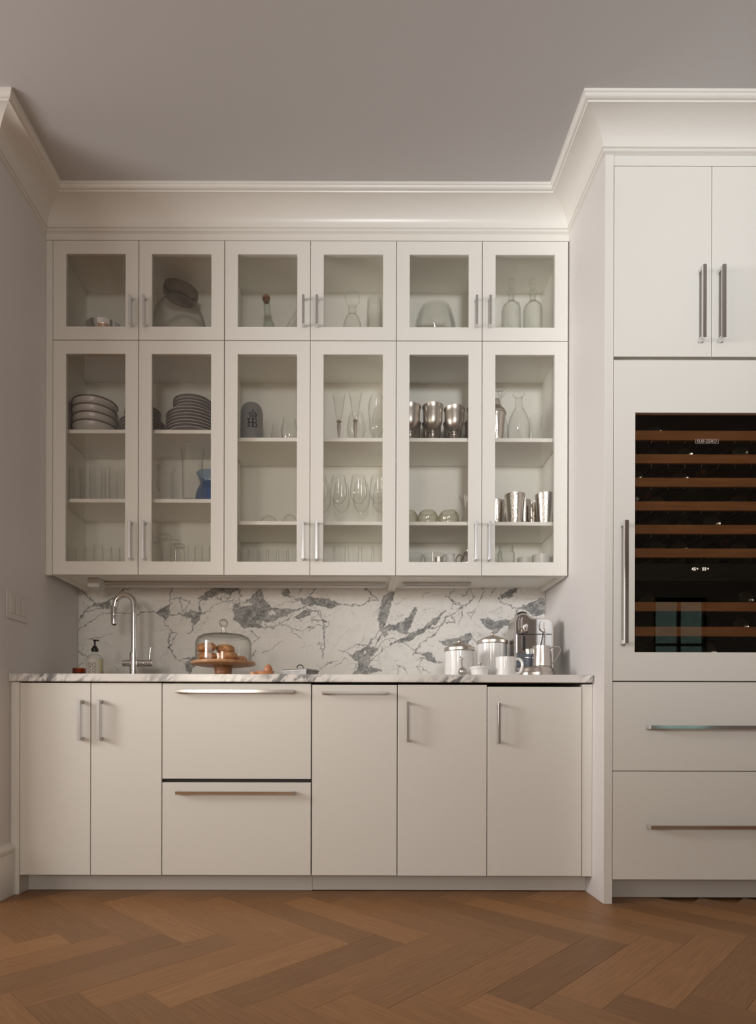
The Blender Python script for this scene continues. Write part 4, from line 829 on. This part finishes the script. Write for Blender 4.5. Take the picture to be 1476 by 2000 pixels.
obj('body', MB().lathe([(0, .012), (rs*.70, .010), (rs*.74, 0), (rs*.84, 0), (rs*.97, .012), (rs, .030), (rs*.97, .052), (rs*.93, .054), (rs*.90, .030), (rs*.6, .020), (0, .018)], seg=48, rot=rt), M['smoke'], t, local=True)
X, Z = PX(517, 580, 2.97); t = thing('corked_bottle', 'pale green glass bottle with a cork, tilting slightly', 'bottle', (X+.035, 2.97, ZU+.001)); rt = Matrix.Rotation(-.10, 3, 'Y'); H = Z-ZU
obj('body', MB().lathe(shell([(0, 0), (.034, 0), (.036, .004), (.036, H*.40), (.030, H*.47), (.020, H*.60), (.0165, H*.70), (.0155, H*.92), (.018, H*.925), (.018, H*.95)], .0025, .006), seg=32, rot=rt, c=(0, 0, .0035)), M['greenglass'], t, local=True)
obj('cork', MB().lathe([(0, H*.90), (.0125, H*.90), (.0125, H*.951), (.0185, H*.953), (.0185, H*.99), (.016, H), (0, H)], seg=24, rot=rt, c=(0, 0, .0035)), M['cork'], t, local=True, label='brown cork stopper')
Xa = GX(540, 3.065, 640); Xb, Zb = PX(596, 585, 3.065); dirv = Vector((Xb-Xa, 0, Zb-ZU-.03)); Hc = dirv.length; rt = Matrix.Rotation(math.atan2(dirv.x, dirv.z), 3, 'Y')
single('cone_carafe', MB().lathe(shell([(0, 0), (.050, 0), (.053, .004), (.011, Hc*.93), (.014, Hc)], .002, .006), seg=36, rot=rt, c=(0, 0, .03)), M['glass'], 'clear cone-shaped glass carafe leaning over beside the corked bottle', 'carafe', (Xa, 3.065, ZU+.001))
X, Zt, r_ = place(688, 573, 15, 2.96); H = Zt-ZU
t = thing('globe_decanter', 'clear round decanter with slim neck and globe top', 'decanter', (X, 2.96, ZU+.0006))
zz = lambda py: GZ(py, 2.96)-ZU
obj('body', MB().lathe(shell([(0, 0), (.03, 0), (.042, .01), (.047, zz(655)), (.044, zz(636)), (.034, zz(622)), (.022, zz(616.5)), (.0195, zz(613)), (.0195, zz(598))], .002, .006), seg=36), M['glass'], t, local=True)
obj('stopper', MB().lathe([(0, zz(598)+.001), (.0185, zz(598)+.001), (.024, zz(595)), (.036, zz(588)), (.0375, zz(582)), (.030, zz(575)), (.012, zz(572.5)), (0, zz(572))], seg=36), M['glass'], t, local=True)
X, Zt, r_ = place(731, 573, 15.2, 2.955); H = Zt-ZU
for k, (za, hh, q) in enumerate(((0, H*.72, .87), (H*.30, H*.70, 1.0))):
    rr = r_*q
    single('upturned_tumbler', MB().lathe([(rr, 0), (rr*.97, hh*.6), (rr*.90, hh-.004), (rr*.86, hh), (0, hh), (0, hh-.008), (rr*.80, hh-.008), (rr*.93, hh*.5), (rr-.0016, 0), (rr, 0)], seg=32), M['glass'] if k == 0 else M['frost'], 'clear tumbler upside down, ' + ['lower of a stacked pair', 'upper of a stacked pair'][k], 'glass', (X, 2.955, ZU+.0006+za), 'stacked upturned tumblers')
X, Zt, r_ = place(849, 576, 41.5, 2.99); H = Zt-ZU
single('crystal_bowl', MB().lathe([(r_, 0), (r_*1.0, H*.4), (r_*.93, H*.68), (r_*.80, H*.90), (r_*.70, H), (0, H), (0, H-.008), (r_*.66, H-.008), (r_*.86, H*.68), (r_*.94, H*.4), (r_*.94, 0), (r_, 0)], seg=72, wob=lambda a, z: 1+(.022*(1-abs(((a*12/PI) % 2)-1)*2) if z < H*.85 else 0)), M['crystal'], 'large cut crystal bowl standing upside down', 'bowl', (X, 2.99, ZU+.0006), smooth=12)
for i, px in enumerate((998, 1040)):
    d = 2.95; zz = lambda py: GZ(py, d, px)-ZU; X = GX(px, d, 600); rr = .0445
    t = thing('crystal_decanter', 'fluted crystal decanter with a beaded stopper, ' + ['nearer the door handle', 'nearer the cabinet side'][i], 'decanter', (X, d, ZU+.0006), 'pair of crystal decanters')
    obj('body', MB().lathe(shell([(0, 0), (rr*.95, 0), (rr, .006), (rr, zz(606)), (rr*.92, zz(600)), (rr*.6, zz(594)), (rr*.36, zz(589)), (rr*.30, zz(580)), (rr*.30, zz(573)), (rr*.46, zz(571)), (rr*.46, zz(570))], .003, .012), seg=64, wob=lambda a, z: 1+.03*abs(math.sin(8*a))), M['crystal'], t, local=True, smooth=20)
    st = [(0, zz(570)+.001)]
    for c_, rr2 in ((566, .011), (559, .0135), (550, .0165)):
        for k in range(7): q = PI*(k+.5)/7; st.append((rr2*math.sin(q)+.002, zz(c_)-rr2*.62*math.cos(q)))
    st.append((0, zz(540.5)))
    obj('stopper', MB().lathe(st, seg=24), M['crystal'], t, local=True)
# ------------------------------------------------------------------ things on the worktop
ZW = ZCT+.0006
# faucet
d = 2.96; X = GX(261.5, d, 1290); t = thing('faucet', 'chrome gooseneck faucet with side lever on the marble worktop', 'faucet', (X, d, ZW))
xl = GX(225, d, 1200)-X; zt = GZ(1163.5, d)-ZW; z0 = GZ(1275, d)-ZW; R = abs(xl)/2
obj('base', MB().lathe([(0, 0), (.024, 0), (.024, .004), (.0205, .006), (.0205, z0-.002), (.019, z0), (0, z0)], seg=32), M['chrome'], t, local=True)
zc = zt-R; pts = [(0, 0, z0), (0, 0, zc-.05)] + [(-R+R*math.cos(a), 0, zc+R*math.sin(a)) for a in np.linspace(0, PI, 20)] + [(xl-.002, 0, zc-.012)]
obj('spout', MB().tube(pts, .0135, 20), M['chrome'], t, local=True)
ze = GZ(1221, d)-ZW
sp = obj('spray_head', MB().lathe([(0, 0), (.0125, 0), (.0145, .003), (.0155, (zc-ze)*.45), (.0150, (zc-ze)*.5), (.0158, (zc-ze)*.52), (.0148, zc-ze-.008), (.0135, zc-ze-.004), (0, zc-ze-.004)], (xl-.005, 0, ze), seg=28), M['chrome'], t, local=True)
obj('nozzle', MB().lathe([(0, -.003), (.010, -.003), (.010, 0.0005), (0, 0.0005)], (xl-.005, 0, ze), seg=20), M['black'], sp, local=True)
zv = GZ(1296.5, d)-ZW; xa = GX(240, d, 1296)-X; xb = GX(299, d, 1296)-X
vb = obj('valve', MB().lathe([(0, xa), (.0145, xa), (.016, xa+.002), (.016, -.018), (0, -.018)], (0, 0, zv), seg=28, axis='X').lathe([(0, .018), (.016, .018), (.016, xb*.55), (.0155, xb*.56), (.0165, xb*.58), (.0165, xb-.003), (.015, xb), (0, xb)], (0, 0, zv), seg=28, axis='X'), M['chrome'], t, local=True)
xv = GX(292, d, 1280)-X; obj('lever', MB().tube([(xv, 0, zv+.014), (xv, 0, zv+.03), (xv+.005, 0, GZ(1266, d)-ZW)], [.0045, .0035, .003], 12), M['chrome'], vb, local=True)
# soap dispenser
d = 2.90; X = GX(185, d, 1300); t = thing('soap_dispenser', 'hand soap bottle with black pump and white lettered label', 'soap dispenser', (X, d, ZW))
zz = lambda py: GZ(py, d)-ZW; r = .0385
obj('bottle', MB().lathe(shell([(0, 0), (r*.95, 0), (r, .004), (r, zz(1290)), (r*.94, zz(1285)), (r*.62, zz(1280.5)), (r*.33, zz(1279)), (r*.30, zz(1273))], .0018, .004), seg=40), M['glass'], t, local=True)
obj('soap', MB().lathe([(0, .005), (r*.9, .005), (r*.93, .010), (r*.93, zz(1288)), (0, zz(1288))], seg=36), M['oil'], t, local=True, label='pale yellow liquid soap')
pu = obj('pump', MB().lathe([(0, zz(1274)), (.0155, zz(1274)), (.0165, zz(1271)), (.0165, zz(1268.5)), (.011, zz(1266)), (.009, zz(1263)), (.0045, zz(1262.5)), (.0045, zz(1255)), (.007, zz(1253)), (.0085, zz(1251)), (0, zz(1251))], seg=24), M['black'], t, local=True)
obj('nozzle', MB().tube([(-.006, 0, zz(1252)), (.012, 0, zz(1252)), (.020, 0, zz(1253.4))], [.0042, .0038, .0028], 12), M['black'], pu, local=True)
n = 18; lb = MB(); za, zb = .006, zz(1288.5)
for k in range(n):
    a0 = -.85+1.75*k/n; a1 = -.85+1.75*(k+1)/n; vs = [(rr*math.sin(a), -rr*math.cos(a), z) for rr in (r+.0002, r+.0006) for a, z in ((a0, za), (a1, za), (a1, zb), (a0, zb))]
    lb.add(vs, [(0,1,2,3),(4,7,6,5),(0,4,5,1),(1,5,6,2),(2,6,7,3),(3,7,4,0)])
la = obj('label_sheet', lb, M['label'], t, local=True)
for k, off in enumerate((-.012, .009)):
    vs, fs = text_mesh('HAND', .0205, .0002); vs2 = []
    for a, b, c in vs:   # reading upwards, wrapped on the bottle
        th = (off-b*1.15)/r + .12; rr = r+.0009+c; vs2.append((rr*math.sin(th), -rr*math.cos(th), zb*.47+a*1.18))
    obj('lettering', MB().add(vs2, fs), M['print'], la, local=True, smooth=0)
# amber jar
d = 2.93; X = GX(154.5, d, 1310); t = thing('amber_jar', 'small squat amber glass jar beside the soap dispenser', 'jar', (X, d, ZW)); H = GZ(1305.5, d-.03)-ZW; r = 12*d/F
obj('body', MB().lathe(shell([(0, 0), (r*.9, 0), (r, .004), (r, H*.9), (r*.96, H)], .003, .004), seg=36, wob=lambda a, z: 1+.02*math.cos(10*a)), M['amberjar'], t, local=True)
obj('contents', MB().lathe([(0, .0045), (r*.88, .0045), (r*.88, H*.62), (r*.5, H*.68), (0, H*.66)], seg=28), M['cork'], t, local=True)
# cake stand, dome, bread
d = 2.82; X = GX(436, d, 1297); zp = GZ(1297, d)-ZW+.008; r = 62.3*d/F
t = thing('cake_stand', 'round wooden pedestal cake stand holding bread under glass', 'cake stand', (X, d, ZW))
obj('plate', MB().lathe([(0, zp-.018), (r*.80, zp-.018), (r*.985, zp-.013), (r, zp-.008), (r*.99, zp-.001), (r*.96, zp), (0, zp)], seg=64), M['wood'], t, local=True)
obj('pedestal', MB().lathe([(0, 0), (.048, 0), (.050, .004), (.046, .012), (.040, .024), (.0385, .034), (.041, zp-.032), (.046, zp-.0185), (0, zp-.0185)], seg=40), M['woodd'], t, local=True, label='darker turned pedestal')
zpl = ZW+zp+.0004; rd = .1285
t = thing('glass_dome', 'clear glass cake dome with ball knob over the bread', 'glass dome', (X+.001, d, zpl)); H = GZ(1233, d-.09)-zpl
o = [(rd, 0), (rd, H*.62), (rd*.975, H*.75), (rd*.90, H*.87), (rd*.74, H*.945), (rd*.45, H*.985), (.016, H)]
obj('cover', MB().lathe(o + [(a-.003, z-.002 if z > .01 else z) for a, z in o[::-1]] + [o[0]], seg=56), M['dome'], t, local=True)
zk = GZ(1218, d)-zpl; kp = [(0, H-.002), (.0155, H-.002), (.016, H+.006), (.011, H+.009)]
for k in range(1, 12): q = PI*k/12; kp.append((max(.0205*math.sin(q), .010 if k < 3 else 0), zk-.0205*math.cos(q)))
kp.append((0, zk+.0205)); obj('knob', MB().lathe(kp, seg=32), M['knob'], t, local=True)
def roll(px, py, d_, wx, wy, wz, rz, seed, label, zrest=None, tilt=0):
    Xr, Zr = PX(px, py, d_); bm = bmesh.new(); bmesh.ops.create_icosphere(bm, subdivisions=4, radius=1); rs = random.Random(seed); ph = [rs.random()*6 for _ in range(6)]
    for v in bm.verts:
        c = v.co.copy(); n_ = 1+.07*math.sin(2.3*c.x+ph[0])*math.sin(2.9*c.y+ph[1])+.045*math.sin(5*c.x+ph[2])*math.sin(4.4*c.z+ph[3])+.03*math.sin(7*c.y+ph[4])
        z = c.z*wz*(1 if c.z > 0 else .82); v.co = (c.x*wx*n_, c.y*wy*n_, z*n_ - .10*wz*math.exp(-(c.x*3)**2)*(c.z > .3))
        v.co = Matrix.Rotation(rz, 3, 'Z') @ Matrix.Rotation(tilt, 3, 'Y') @ v.co
    mb = MB(); mb.addbm(bm); zmin = min(p[2] for p in mb.v)
    zb_ = zrest if zrest is not None else Zr+zmin
    single('bread_roll', mb, M['bread'], label, 'bread roll', (Xr, d_, zb_-zmin+.0004), 'bread rolls under the glass dome', smooth=80)
roll(407, 1281, 2.81, .045, .040, .026, .2, 1, 'brown bread roll lying lower at the left of the pile', zpl)
roll(445, 1281, 2.775, .046, .038, .024, -.1, 2, 'brown bread roll lying in front, centre of the pile', zpl)
roll(471, 1283, 2.86, .028, .026, .018, .3, 3, 'small brown bread roll on the right edge of the pile', zpl)
roll(403, 1262, 2.805, .047, .040, .025, .5, 4, 'brown bread roll resting on top at the left', zpl+.040, .12*-1)
roll(440, 1264, 2.845, .042, .040, .028, -.4, 5, 'brown bread roll resting on top behind centre', zpl+.034, .1)
# egg tray
d = 2.66; X = GX(519, d, 1312); t = thing('spoon_rest', 'flat peach ceramic spoon rest with a rounded knob end', 'spoon rest', (X, d, ZW)); zr = GZ(1312, d)-ZW
obj('dish', MB().lathe(shell([(0, 0), (.022, 0), (.024, .003), (.036, zr-.003), (.040, zr)], .003, .005), seg=40), M['terracotta'], t, local=True)
obj('grip', MB().lathe([(0, -.001), (.012, .0), (.014, .006)] + [(.0145*math.cos(q), .010+.012*math.sin(q)) for q in np.linspace(0, PI/2, 7)], (-.053, -.01, 0), seg=24).tube([(-.05, -.01, .012), (-.034, -.004, zr-.005)], .006, 10), M['terracotta'], t, local=True)
X2 = GX(524, d, 1306); bm = bmesh.new(); bmesh.ops.create_uvsphere(bm, u_segments=28, v_segments=16, radius=1)
for v in bm.verts: v.co = (v.co.x*.0185*(1-.12*v.co.z), v.co.y*.0185*(1-.12*v.co.z), v.co.z*.0235)
mb = MB(); mb.addbm(bm); single('brown_egg', mb, M['egg'], 'brown egg sitting in the peach spoon rest', 'egg', (X2, d, ZW+.0055+.0235+.001), smooth=80)
single('coaster', MB().box(-.03, .03, -.03, .03, 0, .012, .001), M['label'], 'low pale coaster between spoon rest and metal box', 'coaster', (GX(547, 2.70, 1314), 2.71, ZW))
# metal box
d = 2.665; X = GX(586, d, 1312); t = thing('metal_box', 'low zinc box with sloped lid and ring handle on the worktop', 'box', (X, d, ZW)); rz = Matrix.Rotation(-.55, 3, 'Z')
def frust(mb, a, b, z0, a2, b2, z1):
    vs = [rz @ Vector(p) for p in ((-a,-b,z0),(a,-b,z0),(a,b,z0),(-a,b,z0),(-a2,-b2,z1),(a2,-b2,z1),(a2,b2,z1),(-a2,b2,z1))]
    return mb.add([tuple(v) for v in vs], [(0,3,2,1),(4,5,6,7),(0,1,5,4),(1,2,6,5),(2,3,7,6),(3,0,4,7)])
zl = GZ(1309.5, d)-ZW
obj('base', frust(MB(), .062, .042, 0, .066, .046, zl-.006), M['zinc'], t, local=True, smooth=0)
ld = obj('lid', frust(frust(MB(), .069, .049, zl-.0055, .069, .049, zl-.002), .069, .049, zl-.002, .060, .040, zl+.002), M['zinc'], t, local=True, smooth=0)
obj('ring_handle', MB().tube([(.013*math.cos(q), 0, zl+.0125+.011*math.sin(q)) for q in np.linspace(-.25, PI+.25, 16)], .0022, 10), M['rackmetal'], ld, local=True)
# canisters
def canister(px, d, rp, yb, yk, label):
    X = GX(px, d, 1290); r = rp*d/F; H = GZ(yb, d-r)-ZW; t = thing('canister', label, 'canister', (X, d, ZW), 'white canisters with metal lids')
    obj('body', MB().lathe(shell([(0, 0), (r*.96, 0), (r*.97, .004), (r*.97, H)], .005, .008), seg=48), M['white'], t, local=True)
    hl = GZ(yk, d)-ZW-H
    l = obj('lid', MB().lathe([(0, H+.0005), (r*1.0, H+.0005), (r*1.02, H+.003), (r*1.02, H+.016), (r*.97, H+.019), (r*.84, H+.0195), (r*.82, H+.024), (r*.66, H+.031), (r*.40, H+.038), (r*.18, H+.0405), (0, H+.042)], seg=48), M['pewter'], t, local=True)
    zt_ = max(H+hl, H+.058); kp = [(0, H+.041), (.006, H+.042), (.005, H+.047)] + [(.0105*math.sin(q), zt_-.0105-.0105*math.cos(q)) for q in np.linspace(.6, PI, 10)]
    obj('knob', MB().lathe(kp, seg=24), M['pewter'], l, local=True)
canister(897, 2.82, 29.2, 1269, 1251, 'smaller white enamel canister with metal lid, nearer the cake stand')
canister(961, 2.96, 29.0, 1254, 1234, 'larger white enamel canister with metal lid, beside the coffee machine')
# tea spoon leaning
d = 2.70; X = GX(903, d, 1312); t = thing('tea_infuser', 'metal ball tea infuser spoon leaning against the smaller canister', 'tea infuser', (X, d, ZW)); zb_ = GZ(1311, d)-ZW
obj('ball', MB().lathe([(0, zb_-.0195)]+[(.0192*math.sin(q), zb_-.0192*math.cos(q)) for q in np.linspace(.25, PI-.25, 12)]+[(0, zb_+.0195)], seg=28), M['steel'], t, local=True)
zh = GZ(1283, d+.035)-ZW
obj('handle', MB().tube([(0, .004, zb_+.018), (0, .010, zb_+.026), (0, .022, zh-.012)], [.0042, .0034, .0040], 10, sq=.6).tube([(.0058*math.cos(q), .027+.002*math.sin(q), zh-.006+.0078*math.sin(q)) for q in np.linspace(0, 2*PI, 18)[:-1]], .0024, 8, closed=True), M['steel'], t, local=True)
# small lidded pot
d = 2.66; X = GX(936.5, d, 1310); r = 20*d/F; H = GZ(1302, d-r)-ZW; t = thing('lidded_pot', 'small white lidded ceramic pot in front of the canisters', 'pot', (X, d, ZW))
obj('body', MB().lathe(shell([(0, 0), (r*.78, 0), (r*.80, .004), (r*.86, H*.80), (r*.98, H*.85), (r, H)], .004, .006), seg=40), M['white'], t, local=True)
l = obj('lid', MB().lathe([(0, H+.0005), (r*.97, H+.0005), (r*.95, H+.004), (r*.5, H+.009), (0, H+.010)], seg=40), M['white'], t, local=True)
obj('knob', MB().lathe([(0, H+.009), (.004, H+.010), (.004, H+.014), (.009, H+.018), (.0085, H+.022), (0, H+.024)], seg=20), M['pewter'], l, local=True, label='metal knob')
# mug
d = 2.66; X = GX(986.5, d, 1300); r = 18.7*d/F; H = GZ(1281, d-r)-ZW; t = thing('mug', 'plain white mug with handle in front of the coffee machine', 'mug', (X, d, ZW))
obj('body', MB().lathe(shell([(0, 0), (r*.90, 0), (r*.96, .005), (r, H*.3), (r, H)], .0035, .006), seg=48), M['white'], t, local=True)
obj('handle', MB().tube([(r*.96*.9, -.012, H*.86), (r*1.25, -.02, H*.90), (r*1.55, -.026, H*.74), (r*1.58, -.027, H*.48), (r*1.38, -.022, H*.22), (r*.92*.9, -.012, H*.16)], .0062, 14), M['white'], t, local=True)
# coffee machine: silhouette of the face extruded backwards
d = 2.86; X = GX(1042, d, 1250); t = thing('coffee_machine', 'polished steel capsule coffee machine with round foot, beside the tall panel', 'coffee machine', (X, d, ZW))
q = lambda px, py, dd=d: (GX(px, dd, py)-X, GZ(py, dd)-ZW)
def outline(ins=0.0):
    xa, zt1 = q(1003.5+ins, 1197+ins); xh, zh = q(1021, 1216); xb, zt2 = q(1079.5-ins, 1206+ins); zb_ = q(1040, 1306)[1]
    rl = xh-xa; pts = [(xa, zb_+ins*.0024), (xa, zt1-rl)]
    pts += [(xh-rl*math.cos(a), zt1-rl+rl*math.sin(a)) for a in np.linspace(.15, PI/2+.55, 14)]
    xe, ze = pts[-1]; xs = xh+rl*1.28
    pts += [(xe+(xs-xe)*k/6, ze+(zt2-ze)*(1-(1-k/6)**2)) for k in range(1, 7)]
    rc = .022; pts += [(xb-rc+rc*math.sin(a), zt2-rc+rc*math.cos(a)) for a in np.linspace(0, PI/2, 8)]
    pts += [(xb, zb_+ins*.0024)]; return pts
obj('housing', MB().prism(outline(), -.004, .10), M['steel'], t, local=True, smooth=30)
obj('face_plate', MB().prism(outline(3.2), -.0065, -.0042), M['mirror'], t, local=True, smooth=30)
def recbox(px0, px1, py0, py1, y0, y1, bv=.0): x0, z1 = q(px0, py0); x1, z0 = q(px1, py1); return MB().box(x0, x1, y0, y1, z0, z1, bv)
obj('splash_panel', recbox(1008, 1076, 1239, 1275, -.0085, -.0066, .0005), M['mirror'], t, local=True)
obj('panel_seam', recbox(1008, 1076, 1237.4, 1238.8, -.0085, -.0066), M['black'], t, local=True)
obj('lower_band', recbox(1008, 1076, 1276.5, 1283, -.0085, -.0066, .0004), M['granite'], t, local=True); obj('tank_panel', recbox(1008, 1076, 1284.5, 1304, -.0085, -.0066, .0004), M['granite'], t, local=True)
def capsule2(px, py0, py1, wpx, n=10):
    x, z1 = q(px, py0); _, z0 = q(px, py1); r = wpx*.5*d/F; pts = [(x+r*math.cos(a), z1-r+r*math.sin(a)) for a in np.linspace(0, PI, n)] + [(x-r*math.cos(a), z0+r-r*math.sin(a)) for a in np.linspace(0, PI, n)]; return pts
ch = obj('coffee_head', MB().prism(capsule2(1022, 1201, 1236, 19), -.016, -.0067).prism(capsule2(1022.5, 1204, 1231, 12), -.032, -.0162), M['chrome'], t, local=True)
x, z = q(1022, 1226); obj('coffee_spout', MB().lathe([(0, 0), (.006, 0), (.009, .012), (.010, .028), (.007, .034), (0, .036)], (x, -.036, z-.020), seg=20), M['chrome'], ch, local=True)
obj('nozzle_tip', MB().lathe([(0, 0), (.009, 0), (.009, .006), (0, .006)], (x, -.036, z-.027), seg=18), M['black'], ch, local=True)
obj('slot', MB().prism(capsule2(1021.5, 1240, 1272, 8.5), -.0105, -.0086), M['chrome'], t, local=True); obj('slot_insert', MB().prism(capsule2(1021.5, 1241.5, 1270.5, 5.8), -.0116, -.0106), M['black'], t, local=True)
sh = obj('steam_head', MB().prism(capsule2(1061.5, 1211, 1234, 19), -.018, -.0067).prism(capsule2(1062.5, 1214, 1230, 6), -.024, -.0182), M['chrome'], t, local=True)
x, z = q(1061, 1233); x2, z2 = q(1057, 1268); obj('steam_wand', MB().tube([(x, -.016, z), (x-.002, -.026, z-.02), (x2, -.044, z2)], .0052, 14), M['chrome'], sh, local=True)
x, z = q(1021.5, 1196); obj('lever', MB().lathe([(0, 0), (.024, 0), (.024, .010), (.021, .016), (.012, .020), (0, .021)], (x, .02, z-.012), seg=28), M['black'], t, local=True, label='black top lever')
xl_, _ = q(1010, 1310, 2.80); xr_, _ = q(1085, 1310, 2.80); zf = .020
ft = [(0, 0), (.099, 0), (.100, .014), (.098, .018), (.097, .030), (.092, .034), (.088, .050), (.083, .056), (0, .056)]
rf = 38*2.82/F
obj('foot', MB().lathe([(r/.1*rf, z) for r, z in ft], (GX(1047, 2.80, 1310)-X, -.045, 0), seg=56), M['steel'], t, local=True)
# milk jug on the foot
d2 = 2.795; Xj = GX(1058, d2, 1280); r = 18.6*d2/F; zbj = ZW+.0566; H = GZ(1259, d2-r)-zbj
t = thing('milk_jug', 'small steel milk jug with wire handle on the coffee machine foot', 'milk jug', (Xj, d2, zbj))
obj('body', MB().lathe(shell([(0, 0), (r*.95, 0), (r, .006), (r*.98, H*.3), (r*.86, H*.8), (r*.86, H)], .0016, .004), seg=48, wob=lambda a, z: 1+.14*math.exp(-((a-PI)/.35)**2)*(z > H*.9)), M['steel'], t, local=True)
obj('handle', MB().tube([(r*.84, 0, H*.86), (r*1.1, -.004, H*.96), (r*1.75, -.006, H*.95), (r*1.82, -.006, H*.72), (r*1.45, -.006, H*.42), (r*1.12, -.004, H*.22), (r*.98, 0, H*.20)], .0026, 10), M['chrome'], t, local=True)
